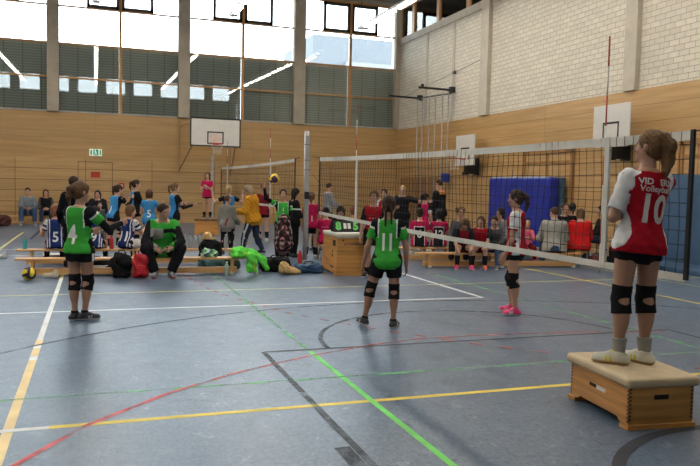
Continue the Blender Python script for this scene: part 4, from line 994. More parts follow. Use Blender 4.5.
# ---- signs
t = thing('exit_sign', 'green and white emergency exit sign above the flush door', 'exit sign', (0.0, YB - .06, 2.52), 0)
b = MB(); b.box(-.22, .22, 0, .05, 0, .25); b.build('sign_box', mat('sign_white', (.62, .75, .68), .4, emit=(.75, 1, .85), estr=.35), t)
b = MB(); b.box(-.085, .10, -.004, 0, .02, .23, 0); b.box(-.19, -.13, -.004, 0, .03, .22, 0); b.box(.14, .19, -.004, 0, .03, .22, 0)
b.tube([(-.02, -.008, .19), (.0, -.008, .11), (-.05, -.008, .04)], .014, 5, 1); b.tube([(0, -.008, .11), (.05, -.008, .05)], .013, 5, 1); b.tube([(-.06, -.008, .13), (-.02, -.008, .16), (.05, -.008, .13)], .01, 5, 1); b.sphere((-.015, -.008, .21), .018, 1, 2)
b.build('pictogram', [mat('exit_green', (.01, .30, .12), .5), MATS['sign_white']], t)
b = MB(); b.box(-.17, .16, YB - .03, YB - .012, 1.70, 1.92); tag(b.build('notice', mat('red_notice', (.42, .035, .015), .5)), 'plain red notice on the flush door below the exit sign', 'notice')
t = thing('fire_alarm', 'small red square box with a pale centre on the back wall', 'alarm box', (.94, YB - .03, 1.31), 0)
b = MB(); b.box(-.10, .10, 0, .03, 0, .21); b.build('case', MATS['red_notice'], t)
b = MB(); b.box(-.045, .045, -.006, 0, .05, .15); b.build('call_point', mat('pale_panel', (.6, .5, .42), .5), t)

# ---- balls
by = mat('ball_yellow', (.78, .55, .03), .45, .05); bk_ = mat('ball_black', (.02, .02, .03), .45); bnavy = mat('ball_dark_purple', (.06, .02, .06), .45)
def volleyball(name, label, loc, r, ms, rot):
    t = MB(); t.sphere((0, 0, 0), r, 0, 4)
    for f in t.bm.faces:
        c = f.calc_center_median().normalized(); a = [abs(c.x), abs(c.y), abs(c.z)]; k = a.index(max(a)); u = c[(k + 1) % 3] / max(a); f.material_index = 1 if abs(u) < .36 else (0 if k != 1 else (0 if u > 0 else 1))
    o = t.build(name, ms, recalc=False); o.location = loc; o.rotation_euler = rot
    return tag(o, label, 'volleyball')
volleyball('volleyball', 'black and yellow volleyball on the floor at the bench end', (-.98, 12.20, .106), .106, [bk_, by], (1.2, .3, .5))
volleyball('volleyball', 'yellow volleyball with dark stripes held overhead by the girl in green', (3.36, 14.12, 1.70), .106, [by, bnavy], (.2, .9, .3))

# ---- bags, bottles, clothes and other clutter
def bag(name, label, loc, half, m, rz=0, strap=None, handle=True, seed=1.0, flap=None, rough=.02):
    t = thing(name, label, 'bag', (loc[0], loc[1], 0), rz); hx, hy, hz = half
    F_ = Field((-hx - .06, -hy - .06, 0), (hx + .06, hy + .06, 2 * hz + .06), .016); F_.rbox((0, 0, hz), (hx, hy, hz), min(half) * .75)
    F_.wrinkle(rough, 16, seed); F_.plane((0, 0, .002), (0, 0, -1)); soft_obj('bag_body', F_, m, t)
    sm = strap or m
    if handle:
        b = MB(); b.tube([(-hx * .5, 0, 2 * hz - .03), (-hx * .25, 0, 2 * hz + .05), (hx * .25, 0, 2 * hz + .05), (hx * .5, 0, 2 * hz - .03)], .011, 6); b.build('handle', sm, t)
        b = MB(); b.tube([(-hx, -hy * .3, hz * 1.6), (-hx * .6, -hy - .05, hz), (hx * .3, -hy - .06, .5 * hz), (hx * .9, -hy - .03, hz * .4)], .012, 6); b.build('strap', sm, t)
    if flap:
        b = MB(); b.box(-hx * .55, hx * .55, -hy - .012, -hy + .03, hz * .35, hz * 1.1, bev=.01); b.build('pocket', flap, t)
    return t
bagblack = mat('black_nylon', (.008, .008, .009), .8, .2, 8, .3, 20, spec=.1); bagred = mat('red_nylon', (.45, .012, .02), .5, .15, 8, .3, 20); bagnavy = mat('navy_nylon', (.02, .04, .10), .55, .15, 8, .3, 20); bagteal = mat('teal_nylon', (.02, .08, .09), .6); bagbrown = mat('maroon_fabric', (.06, .015, .012), .8, .3, 6); baggreen = mat('dark_green_nylon', (.015, .04, .025), .6)
bag('sports_bag', 'tall black sports bag leaning at the front bench left of the red backpack', (.40, 12.28), (.15, .13, .20), bagblack, .1, seed=2)
bag('backpack', 'red backpack on the floor between the black bag and the coach', (.70, 12.22), (.12, .11, .20), bagred, -.1, flap=mat('red_pocket', (.55, .02, .03), .5), seed=3)
bag('sports_bag', 'black bag with a white tag pushed under the front bench', (.05, 13.05), (.26, .16, .13), bagblack, .05, seed=4, flap=MATS['white_sticker'], handle=False)
bag('holdall', 'dark teal holdall behind the front bench near its green jacket end', (1.95, 13.05), (.20, .14, .12), bagteal, .2, seed=5)
bag('backpack', 'black backpack standing behind the bench beside the water bottles', (2.03, 13.55), (.20, .15, .26), bagblack, -.1, seed=6)
bag('sports_bag', 'dark green bag under the end of the front bench', (2.30, 13.0), (.17, .13, .12), baggreen, .1, seed=6.5, handle=False)
bag('holdall', 'black holdall on the floor behind the beige plush toy', (3.12, 12.85), (.28, .17, .12), bagblack, .05, seed=7)
bag('sports_bag', 'low navy bag beside the green jacket at the bench end', (2.72, 12.95), (.10, .15, .10), bagnavy, .1, seed=8)
bag('sports_bag', 'blue denim bag on the floor beside the scorers box', (3.66, 12.55), (.24, .14, .075), mat('denim_nylon', (.02, .065, .14), .65, .2, 8), .0, seed=9)
bag('holdall', 'maroon holdall at the far wall beside the seated couple', (-3.3, 26.6), (.6, .25, .17), bagbrown, 0, seed=10)
bag('backpack', 'dark backpack behind the far bench beside the grey bag', (8.30, 13.22), (.20, .14, .15), bagblack, .0, seed=11)
bag('sports_bag', 'grey bag under the far bench at its near end', (8.7, 13.3), (.14, .12, .11), mat('grey_nylon', (.12, .14, .16), .6), .0, seed=12)
bag('holdall', 'dark red bag on the floor past the end of the far bench', (10.28, 12.95), (.20, .14, .10), mat('dark_red_nylon', (.16, .02, .015), .6), .0, seed=13)
bag('sports_bag', 'small black bag on the floor beside the dark red bag', (10.75, 12.8), (.22, .14, .10), bagblack, .0, seed=14)
clear = mat('clear_plastic', (.30, .34, .37), .15, .1, spec=.6); capb = mat('blue_cap', (.03, .08, .30), .5)
def bottle(label, loc, r, h, m, capm, grp=None, name='water_bottle'):
    t = thing(name, label, 'bottle', loc, 0, grp)
    b = MB(); b.lathe([(r * .92, 0), (r, .01), (r, h * .30), (r * .93, h * .36), (r, h * .42), (r, h * .70), (r * .75, h * .82), (r * .38, h * .90), (r * .38, h * .95)], 14); b.build('bottle_body', m, t)
    b = MB(); b.lathe([(r * .44, h * .93), (r * .44, h)], 12); b.build('cap', capm, t); return t
for k, (x, y, h) in enumerate(((1.64, 14.26, .27), (1.74, 14.30, .29), (1.83, 14.24, .26), (1.93, 14.28, .28))):
    bottle(['clear water bottle nearest the coach on the rear bench', 'second clear water bottle on the rear bench from the coach', 'third clear water bottle on the rear bench from the coach', 'clear water bottle on the rear bench next to the black backpack'][k], (x, y, .30), .036, h, clear, capb if k % 2 else MATS['antenna_white'], 'water bottles on the rear bench')
bottle('red drinking flask on the bench behind the raised black sleeve', (.28, 14.25, .30), .04, .25, mat('red_flask', (.55, .03, .03), .35), mat('red_cap', (.4, .02, .02), .4), name='drinking_flask')
bottle('teal flask with pink lid beside the player with number 5', (-1.22, 14.36, .30), .04, .22, mat('teal_flask', (.05, .35, .35), .35), mat('pink_cap', (.75, .05, .15), .4), name='drinking_flask')
bottle('pale bottle on the floor below the hanging green jacket', (2.64, 12.32, 0), .037, .24, mat('milky_plastic', (.55, .52, .45), .35), MATS['antenna_white'])
bottle('red flask standing on the floor behind the plush toy and the holdall', (3.78, 13.6, 0), .045, .30, MATS['red_flask'], MATS['red_cap'], name='drinking_flask')
bottle('clear bottle with green base on the floor in front of the bench', (2.12, 12.30, 0), .036, .24, mat('greenish_plastic', (.35, .50, .42), .2), MATS['antenna_white'])
bottle('clear bottle standing on the rear bench behind the kid in the grey hoodie', (2.42, 14.18, .30), .036, .28, clear, MATS['antenna_white'])
# green jacket hanging over the bench end
t = thing('jacket', 'bright green jacket thrown over the end of the front bench', 'jacket', (2.42, 12.45, 0), -.05)
F_ = Field((-.25, -.30, .02), (.55, .35, .55), .012)
F_.rbox((.0, 0, .345), (.20, .16, .04), .035); F_.ell((-.06, -.02, .40), (.15, .13, .085), None, .03); F_.rbox((.14, -.15, .21), (.09, .035, .16), .03, None, .03)
F_.cone((.15, .0, .38), (.36, -.02, .24), .075, .06, .04); F_.cone((.36, -.02, .24), (.42, -.05, .10), .065, .05, .03); F_.wrinkle(.010, 26, 2)
soft_obj('shell', F_, [mat('neon_green_cloth', (.10, .62, .05), .7, .15, 8, .3, 20)], t)
b = MB(); b.tube([(.0, -.14, .40), (.1, -.17, .36), (.18, -.19, .22), (.18, -.19, .08)], .008, 5); b.build('zip', MATS['yellow_trim'] if 'yellow_trim' in MATS else mat('yellow_trim', (.6, .55, .05), .6), t)
t = thing('towel', 'crumpled green and white cloth on the front bench', 'cloth', (1.86, 12.52, .30), 0)
F_ = Field((-.2, -.14, 0), (.2, .14, .2), .01); F_.ell((0, 0, .05), (.15, .10, .09)); F_.ell((-.07, 0, .09), (.07, .06, .06), None, .03); F_.wrinkle(.012, 40, 1); F_.plane((0, 0, 0.002), (0, 0, -1))
soft_obj('folded_cloth', F_, [mat('green_print', (.10, .36, .12), .8), mat('pale_print', (.55, .62, .50), .8), bagteal], t, lambda c: (np.floor(c[:, 0] * 18 + np.sin(c[:, 2] * 40)) % 3))
t = thing('plush_toy', 'beige plush toy dog lying on the floor in front of the bags', 'plush toy', (3.20, 12.25, 0), .2)
plush = mat('beige_plush', (.55, .36, .16), .95, .25, 30, .5, 60)
F_ = Field((-.25, -.15, 0), (.28, .15, .26), .01); F_.ell((-.08, 0, .12), (.10, .10, .115)); F_.ell((.05, 0, .07), (.12, .09, .07), None, .03); F_.ell((.14, -.05, .05), (.08, .05, .05), None, .03); F_.ell((-.14, -.04, .20), (.04, .03, .05), None, .02); F_.cone((.0, .08, .05), (.13, .11, .03), .035, .03, .02); F_.wrinkle(.006, 60, 3); F_.plane((0, 0, .002), (0, 0, -1))
soft_obj('plush_body', F_, plush, t)
b = MB(); b.sphere((.215, -.06, .045), .02, 0, 2); b.build('nose', bblack, t)
t = thing('sun_hat', 'beige plush hat resting on top of the black backpack', 'hat', (2.00, 13.55, .53), 0)
F_ = Field((-.16, -.14, 0), (.16, .14, .2), .01); F_.ell((-.03, 0, .06), (.09, .09, .08)); F_.ell((0, 0, .02), (.14, .11, .02), None, .02); F_.wrinkle(.004, 40, 2); F_.plane((0, 0, .001), (0, 0, -1)); soft_obj('hat_body', F_, plush, t)
# shoes, boxes, shirts under and between the benches
def pair_shoe(label, loc, rz, m, sole):
    t = thing('sports_shoe', label, 'shoe', loc, rz)
    F_ = Field((-.06, -.12, 0), (.06, .2, .14), .008); F_.cone((0, -.06, .045), (0, .11, .035), .045, .042); F_.cone((0, -.05, .06), (0, -.06, .10), .045, .04, .02); F_.plane((0, 0, 0), (0, 0, -1))
    soft_obj('upper', F_, [m, sole], t, lambda c: (c[:, 2] < .02)); b = MB(); b.tube([(-.02, .03, .082), (.02, .04, .082), (-.02, .06, .075), (.02, .07, .07)], .005, 4); b.build('laces', rubber_w, t); return t
rubber_w = mat('white_lace', (.65, .65, .62), .7)
pair_shoe('pale sports shoe lying beside the ball at the bench end', (-.66, 12.42, 0), 1.2, mat('cream_shoe', (.50, .44, .33), .7), rubber_w)
pair_shoe('white sports shoe under the front bench near its left leg', (-.30, 12.9, 0), 2.0, mat('white_shoe_leather', (.6, .6, .58), .6), rubber_w)
pair_shoe('grey sports shoe tipped toward the back under the front bench', (-.18, 13.12, 0), .6, mat('grey_shoe_mesh', (.22, .22, .24), .7), rubber_w)
pair_shoe('white shoe at the floor edge left of the benches', (-1.75, 15.6, 0), 1.5, MATS['white_shoe_leather'], rubber_w)
pair_shoe('black and white shoe on the floor behind the far bench', (6.2, 14.8, 0), .2, mat('black_shoe_mesh', (.03, .03, .03), .6), rubber_w)
t = thing('cardboard_box', 'low dark box with a white lid on the floor under the rear bench', 'box', (-.72, 14.85, 0), 0)
b = MB(); b.box(-.22, .22, -.14, .14, 0, .13); b.build('box_base', mat('dark_card', (.03, .03, .035), .7), t); b = MB(); b.box(-.225, .225, -.145, .145, .13, .155); b.build('lid', sticker, t)
t = thing('cap', 'red cap lying on the edge of the front bench beside the coach', 'cap', (.88, 12.55, .30), -.3)
F_ = Field((-.13, -.2, 0), (.13, .14, .13), .01); F_.ell((0, .02, .0), (.095, .10, .09)); F_.ell((0, -.10, .015), (.08, .08, .012), None, .01); F_.plane((0, 0, .001), (0, 0, -1)); soft_obj('crown', F_, mat('red_cap_cloth', (.55, .02, .03), .7), t)
# ================================================================ the people in the hall
def away(x, y, off=0): return math.degrees(math.atan2(y, x)) + off     # facing away from the camera end, turned left by off degrees
num_w = mat('number_white', (.66, .66, .64), .6); num_c = mat('number_cream', (.60, .52, .48), .6)
def green_pick(u, v, t, arm, sd):       # black side stripe with white piping over shoulder and flank
    x = np.zeros(len(u)); s = np.abs(u); flank = (arm < 0) & (s > .090) & (np.abs(v) < .03); x = np.where(flank, 1, x)
    x = np.where((arm < 0) & (s > .074) & (t > .17), 1, x); x = np.where((arm < 0) & (s > .066) & (s < .074) & (t > .16), 2, x)
    x = np.where((arm >= 0) & (arm < .12), 1, x); x = np.where((arm >= .12) & (arm < .2), 2, x); return x
def red_pick(u, v, t, arm, sd):         # white sleeves and flank on a red jersey
    x = np.zeros(len(u)); x = np.where((arm >= 0), 1, x); x = np.where((arm < 0) & (np.abs(u) > .074 + 4.0 * (t - .07) ** 2) & (t < .19), 1, x); x = np.where((arm < 0) & (t > .215) & (np.abs(u) > .060 + .4 * (.29 - t)) & (v > -.045), 1, x)
    return x
def profile_pick(u, v, t, arm, sd):     # wide white panel down the side
    x = np.where((arm < 0) & (np.abs(v + .010) < .036) & (np.abs(u) > .055), 1, 0); x = np.where(arm >= 0, np.where(arm < .55, 1, 0), x); x = np.where((t > .235) & (arm < 0), np.where(np.abs(v + .010) < .034, 1, 0), x); return x
def stripe_pick(u, v, t, arm, sd):      # navy and white vertical stripes, solid navy middle
    x = np.where(np.abs(u) < .062, 0, np.where((np.floor((np.abs(u) - .062) / .013) % 2) == 0, 1, 0)); x = np.where(arm >= 0, np.where((np.floor(arm / .16) % 2) == 0, 1, 0), x); return x
def blue_pick(u, v, t, arm, sd): return np.where((arm < 0) & (np.abs(u) > .084), 1, np.where(arm >= 0, 1, 0))
def pink_pick(u, v, t, arm, sd): return np.where((arm < 0) & (np.abs(u) < .07) & (t < .215), 1, np.where((arm < 0) & (np.abs(u) < .078) & (t < .228), 2, 0))
def redblack_pick(u, v, t, arm, sd): return np.where(arm >= 0, 1, np.where((np.abs(u) > .078) & (t < .2), 1, 0))
def coach_pick(u, v, t, arm, sd):       # black sleeves and yoke, green chest, grey diagonal on one side
    x = np.where(t < .185, 1, 0); x = np.where((u > 0) & (t > .135 + .5 * (.08 - u)) & (t < .262), 2, x); x = np.where((u <= 0) & (t > .165) & (t < .225), 1, x); x = np.where(t > .262, 1, x)
    x = np.where((np.abs(u) > .080) & (t < .2), 0, x); return np.where(arm >= 0, np.where((arm < .22) & (sd < 0), 1, 0), x)
def vest_pick(u, v, t, arm, sd): return np.where(arm >= 0, 1, 0)
BSHORT = dict(m=[black, white], len=.42); BTIGHT = dict(m=[black], len=.34, e=.006)
def SH(m, sole=rubber, trim=None): return dict(m=m, sole=sole, trim=trim or m)
bsock = dict(m=black, h=.55); wsock = dict(m=white, h=.28); gsock = dict(m=grey, h=.34)

# ---- players on the near court and the referee on the box
person('girl in red and white jersey number 10 standing on the low vault box', (3.645, 4.135), away(3.645, 4.135, 33), 1.665, z0=.350, side=5, res=.006, sk='tan', tie=mat('pink_scrunchie', (.45, .16, .14), .7), hair='light', style='bigpony', head=(34, 4), w=1.0,  # her shaded side is put into the darker skin colour
       pose=dict(LA=((-.30, .02, -1), (.80, .62, .12)), RA=('ik', (.030, .088, -.022), (.35, .35, -1)), LL=((-.065, .03, -1), (-.03, -.06, -1)), RL=((-.005, .05, -1), (-.01, -.07, -1))), feet=(42, 34), curl=85,
       top=dict(m=[red, white], pick=lambda u, v, t, a, s: np.where((a >= 0) & (s > 0) & (v < .035), 0, red_pick(u, v, t, a, s)), sleeve=.80, e=.010, hem=-.045, flare=.014, wr=.003, num=[('10', .165, .140, num_c, .80, .03, .004), ('Volleyball', .036, .228, num_c, 1.0, .02, .004), ('VID', .036, .258, num_c, 1.0, .03, -.044, 'back', .22), ('ERS', .036, .258, num_c, 1.0, .03, .044, 'back', .22)]),
       bottom=dict(m=[black], len=.30, e=.004), pads=True, socks=dict(m=grey, h=.30), shoes=SH(shoe_white, gsole, yellow_trim), palm=(None, None))
person('girl in green jersey number 4 with black sleeves standing by the benches', (-.17, 8.58), away(-.17, 8.58, -36), 1.545, res=.0085, sk='tan', hair='brown', style='pony', head=(-28, -4),
       pose=dict(LA=((-.05, .45, -.9), (.35, .9, .05)), RA=((.42, .60, -.75), (.12, .95, .28)), LL=((.05, .0, -1), (.03, -.05, -1)), RL=((-.03, .16, -1), (-.04, -.14, -1))), feet=(-32, -38),
       top=dict(m=[green, black, white], pick=green_pick, sleeve=.55, e=.012, hem=-.03, num=[('4', .19, .10, num_w, .9, .02, -.012)]), sleeve=dict(m=black), bottom=dict(m=[black, white], len=.36, stripe=True), pads=True, socks=dict(m=black, h=.12), shoes=SH(shoe_black, rubber, mat('lilac_trim', (.35, .28, .45), .6)))
person('girl in green jersey number 11 with dark braid on the near court', (3.08, 7.44), away(3.08, 7.44, -3), 1.47, res=.0085, sk='tan', hair='dark', style='twobraids', head=(4, -4),
       pose=dict(LA=((-.30, .06, -1), (-.26, .22, -1)), RA=((.24, .04, -1), (.05, .22, -1)), LL=((-.30, .06, -1), (-.17, -.06, -1)), RL=((.03, .05, -1), (.0, -.07, -1))), feet=(22, -6), lean=3,
       top=dict(m=[green, black, white], pick=green_pick, sleeve=.66, e=.012, hem=-.075, flare=.006, num=[('11', .175, .125, num_w, .62, .035, 0)]), bottom=dict(m=[black], len=.56, e=.012), pads=True, socks=dict(m=black, h=.10), shoes=SH(shoe_black, rubber, white))
person('girl in red and white jersey and pink shoes standing in profile under the net', (5.03, 7.90), away(5.03, 7.9, 82), 1.58, res=.0085, hair='dark', style='pony', head=(2, 2),
       pose=dict(LA=((-.05, .08, -1), (.10, .40, -1)), RA=((.05, .15, -1), (-.05, .5, -1)), LL=((-.05, .0, -1), (-.02, -.12, -1)), RL=((.05, .16, -1), (.02, -.06, -1))), feet=(6, -8),
       top=dict(m=[red, white], pick=profile_pick, sleeve=.62, e=.011, hem=-.04, wr=.003), bottom=BTIGHT, pads=True, socks=dict(m=pinkk, h=.10), shoes=dict(m=shoe_pink, sole=rubber, trim=shoe_white, g=.94))
person('girl in red jersey with black sleeves standing beside the scorers box', (4.58, 11.72), away(4.58, 11.72, 172), 1.50, res=.009, hair='brown', style='pony', head=(0, 0), eyes=True,
       pose=dict(LA=((-.18, .05, -1), (-.05, .25, -1)), RA=((.20, .05, -1), (.08, .25, -1))), feet=(10, -10),
       top=dict(m=[red, black], pick=redblack_pick, sleeve=.75, hem=-.06, num=[('- - -', .04, .17, num_w, 1.5, .02, 0, 'front')]), bottom=dict(m=[black], len=.62, e=.014), socks=dict(m=black, h=.30), shoes=SH(shoe_black, rubber, white))

# ---- around the left benches
person('coach in green and black training jacket sitting on the front bench', (1.07, 12.62), away(1.07, 12.62, 183), 1.82, sit=.30, lean=24, res=.009, hair='dark', style='short', head=(42, -2), eyes=True, w=1.12, fat=1.05,
       pose=dict(LA=((-.30, .55, -1), (.62, .75, -.35)), RA=((.30, .45, -1), (-.62, .70, -.40)), LL=((-.42, 1, 0), (.38, -.12, -1)), RL=((.42, 1, 0), (-.36, -.05, -1))), curl=60,
       top=dict(m=[black, green, grey], pick=coach_pick, sleeve=1.92, e=.014, hem=-.03, name='training_jacket', collar=True), bottom=dict(m=[black], len=1.95, e=.013), shoes=SH(shoe_grey, mat('red_sole', (.4, .03, .03), .6), shoe_black))
SB = lambda n, z=.075: [(n, .175, z, num_w, .9, .02, 0)]
person('dark clothed adult standing right behind the girl with number 4', (-.36, 13.35), away(-.36, 13.35, -15), 1.64, res=.011, hair='dark', style='short', head=(-10, 0), w=.98,
       pose=dict(LA=((-.25, .1, -1), (-.1, .6, -.8)), RA=((.2, .3, -1), (-.1, .9, -.3))), top=dict(m=[C('night_cloth', .008, .009, .014)], sleeve=1.9, name='sweatshirt', e=.018), bottom=dict(m=[black], len=1.95), shoes=SH(shoe_black))
person('reddish haired girl in navy striped jersey number 5 sitting beside the teal flask', (-.70, 14.30), away(-.70, 14.3, 2), 1.48, sit=.30, lean=6, hair='red', style='bob', head=(25, -4), sk='tan',
       pose=dict(LA=((-.30, .25, -1), (-.1, .9, .45))), top=dict(m=[navy, white], pick=stripe_pick, sleeve=.6, num=SB('5'), hem=-.05), bottom=BSHORT, socks=bsock, shoes=SH(shoe_white))
person('dark haired girl in navy striped jersey number 9 sitting next to the red flask', (-.02, 14.27), away(0, 14.27, -10), 1.46, sit=.30, lean=8, hair='black', style='pony', head=(-20, -8),
       top=dict(m=[navy, white], pick=stripe_pick, sleeve=.6, num=SB('9'), hem=-.05), bottom=BSHORT, socks=bsock, shoes=SH(shoe_white))
person('girl in navy striped jersey number 11 clapping on the rear bench', (.55, 14.24), away(.55, 14.24, -38), 1.52, sit=.30, lean=10, hair='light', style='bob', head=(-40, 0), eyes=False,
       pose=dict(LA=((-.10, .55, -.85), (.35, .8, .45)), RA=((.15, .55, -.85), (-.25, .8, .45))), curl=15, top=dict(m=[navy, white], pick=stripe_pick, sleeve=.6, num=SB('11'), hem=-.05), bottom=dict(m=[black, white], len=.55, stripe=True, e=.014), pads=True, socks=bsock, shoes=SH(shoe_white))
BLU = lambda n=None: dict(m=[blue, black], pick=blue_pick, sleeve=.5, hem=-.05, num=[(n, .17, .07, num_w, .9, .02, 0), ] if n else [])
person('clapping girl in sky blue vest with ponytail behind the number 11 bench player', (.38, 17.4), away(.38, 17.4, -48), 1.50, hair='dark', style='pony', head=(-20, 0), lean=14,
       pose=dict(LA=((-.1, .75, -.55), (.25, .65, .75)), RA=((.1, .75, -.55), (-.25, .65, .75)), RL=((.05, .3, -1), (.02, -.2, -1))), curl=10, top=BLU('1'), sleeve=dict(m=black, **{'from': .75}), bottom=BTIGHT, pads=True, socks=bsock, shoes=SH(shoe_white))
person('tall girl in sky blue and black seen in profile below the red alarm box', (.93, 18.6), away(.93, 18.6, -68), 1.62, hair='dark', style='pony', head=(-15, 0),
       pose=dict(LA=((-.1, .35, -1), (.2, .9, .2)), RA=((.1, .35, -1), (-.2, .9, .2))), top=dict(m=[blue, black], pick=lambda u, v, t, a, s: np.where(a >= 0, 1, np.where(v > .03, 0, np.where(np.abs(u) > .06, 1, 0))), sleeve=.55), sleeve=dict(m=black), bottom=BTIGHT, pads=True, socks=bsock, shoes=SH(shoe_white))
person('girl in sky blue dress length jersey number 5 with her back turned', (1.16, 17.1), away(1.16, 17.1, -4), 1.40, hair='brown', style='bob', head=(-10, 0),
       pose=dict(RA=((.35, .3, -.8), (.25, .35, 1)), LA=((-.2, .2, -1), (.1, .8, .1))), top=dict(m=[blue, dgrey], sleeve=.45, hem=-.14, flare=.02, num=[('5', .17, .08, num_w, .9, .02, 0)]), bottom=BTIGHT, pads=True, socks=bsock, shoes=SH(shoe_white))
person('girl in sky blue jersey with black arm sleeves clapping beside the coach', (1.74, 17.3), away(1.74, 17.3, -62), 1.56, hair='light', style='pony', head=(-22, 0),
       pose=dict(LA=((-.12, .45, -.9), (.15, .9, .35)), RA=((.15, .5, -.9), (.1, .95, .25))), top=BLU('1'), sleeve=dict(m=black, **{'from': .9}), bottom=BTIGHT, pads=True, socks=bsock, shoes=SH(shoe_white))
person('girl in pink jersey standing on the distant vault box with folded arms', (3.25, 22.45), away(3.25, 22.45, 165), 1.40, z0=.50, hair='dark', style='long', head=(10, 0), eyes=True, res=.012,
       pose=dict(LA=((-.12, .3, -1), (.6, .7, .5)), RA=((.12, .3, -1), (-.6, .7, .4))), top=dict(m=[pink, white], sleeve=.55, num=[('8', .05, .13, num_w, .9, .02, 0, 'front')]), bottom=BTIGHT, socks=dict(m=black, h=.42), shoes=SH(shoe_black))
person('child in grey hooded jacket seen from behind next to the mustard jacket', (2.74, 15.9), away(2.74, 15.9, -18), 1.31, hair='brown', style='short', head=(-22, -4), res=.010,
       pose=dict(LA=((-.15, .05, -1), (0, .4, -1)), RA=((.15, .15, -1), (.2, .8, -.5))), top=dict(m=[C('stone_grey_cloth', .20, .19, .17), dred], sleeve=1.95, name='hooded_jacket', hood=True, hem=-.125, e=.028, pick=lambda u, v, t, a, s: np.where((a < 0) & (v < 0) & (np.abs(u - .02 - .25 * (t - .05)) < .016) & (t > -.02) & (t < .10), 1, 0)), bottom=dict(m=[black], len=1.95, slim=True), shoes=SH(shoe_black))
person('woman in mustard jacket looking down at a phone', (3.36, 16.1), away(3.36, 16.1, 68), 1.60, hair='greyblond', style='bob', head=(8, -30), res=.010, w=1.05, fat=1.1, lean=5,
       pose=dict(LA=((-.12, .25, -1), (.30, .95, -.05)), RA=((.12, .3, -1), (-.25, .95, .0)), LL=((-.04, .38, -1), (-.02, .18, -1)), RL=((.04, -.12, -1), (.02, -.45, -1))), curl=55,
       top=dict(m=[mustard], sleeve=1.92, name='padded_jacket', hem=-.10, e=.024, hood=True, collar=True, wr=.006), bottom=dict(m=[djeans, white], len=1.95, stripe=True, slim=True), shoes=SH(shoe_black))
ph = thing('phone', 'black phone held by the woman in the mustard jacket', 'phone', (2.94, 16.22, 1.045), .4)
b = MB(); b.box(-.07, .07, -.038, .038, 0, .009, bev=.003); b.build('phone_body', mat('phone_black', (.015, .015, .018), .2), ph)
person('girl in sky blue jersey number 7 with both arms bent up', (3.30, 18.9), away(3.30, 18.9, 12), 1.52, hair='blond', style='pony', head=(-20, 0),
       pose=dict(LA=((-.7, .1, -.35), (-.15, .35, 1)), RA=((.6, .25, -.3), (.1, .4, 1))), top=BLU('7'), bottom=BTIGHT, pads=True, socks=bsock, shoes=SH(shoe_white))
person('person in dark red top standing behind the mustard jacket', (4.40, 19.7), away(4.4, 19.7, 165), 1.58, hair='dark', style='pony', eyes=True, top=dict(m=[dred], sleeve=.9), bottom=BSHORT, socks=bsock, shoes=SH(shoe_white))
person('girl in green jersey holding a volleyball above her head', (3.66, 14.55), away(3.66, 14.55, 184), 1.48, hair='dark', style='pony', head=(0, 2), eyes=True, res=.009,
       pose=dict(RA=((.60, .25, .35), (.15, .25, 1)), LA=((-.12, .25, -1), (.55, .85, -.15))), palm=((1, 0, 0), (-.1, .6, .75)), curl=18,
       top=dict(m=[dgreen, black, white], pick=green_pick, sleeve=.5, num=[('1', .07, .20, num_w, .9, .03, 0, 'front'), ('2', .07, .12, num_w, .9, .03, 0, 'front')]), sleeve=dict(m=black), bottom=dict(m=[black], len=1.9, slim=True), shoes=SH(shoe_black))
person('person in black hooded jacket half hidden behind the silver net post', (4.10, 15.30), away(4.10, 15.30, -70), 1.50, hair='black', style='long', head=(0, -8), res=.010,
       pose=dict(LA=((-.1, .2, -1), (.2, .9, -.1)), RA=((.1, .2, -1), (-.2, .9, -.1))), top=dict(m=[black, white], sleeve=1.9, name='hooded_jacket', e=.02, hem=-.08, pick=lambda u, v, t, a, s: np.where((t > .17) & (t < .19), 1, 0)), bottom=dict(m=[black], len=1.95, slim=True), shoes=SH(shoe_black, dsole))
PNK = lambda n=None, s=.12: dict(m=[pink, pink], sleeve=.6, hem=-.06, num=[(n, s, .08, num_w, .9, .03, 0)] if n else [])
person('girl in pink jersey number 1 standing by the net post', (4.44, 15.10), away(4.44, 15.10, 6), 1.42, hair='brown', style='pony', head=(-10, 0), res=.010, pose=dict(RA=((.2, .15, -1), (.0, .5, -1))), top=PNK('1'), bottom=dict(m=[black], len=.6, e=.012), socks=bsock, shoes=SH(shoe_white))

# ---- at and behind the scorers table
person('person in pink jersey with white lettering standing left of the scoreboard', (4.62, 14.60), away(4.62, 14.60, 6), 1.42, sit=.34, hair='dark', style='bun', head=(-5, -6), lean=4, res=.010, top=dict(m=[pink], sleeve=.6, num=[('- - - -', .05, .19, num_w, 1.2, .02, 0)], hem=-.05), bottom=BSHORT, socks=bsock, shoes=SH(shoe_white))
person('dark haired scorer in black sitting behind the scoreboard', (4.66, 13.76), away(4.66, 13.76, 180), 1.50, sit=.40, hair='black', style='bob', head=(0, -22), eyes=True, lean=16, res=.010, pose=dict(LA=((-.15, .6, -.8), (.3, .95, -.1)), RA=((.15, .6, -.8), (-.3, .95, -.1))), top=dict(m=[black], sleeve=1.85, name='sweatshirt'), bottom=dict(m=[black], len=1.9), shoes=SH(shoe_black))
person('person in bright pink jersey with reddish hair sitting behind the scoreboard', (5.12, 14.25), away(5.12, 14.25, 8), 1.46, sit=.36, hair='red', style='bun', head=(8, -6), lean=6, res=.010, top=dict(m=[pink], sleeve=.6, num=[('- - -', .05, .18, num_w, 1.2, .02, 0)], hem=-.05), bottom=BSHORT, socks=bsock, shoes=SH(shoe_white))
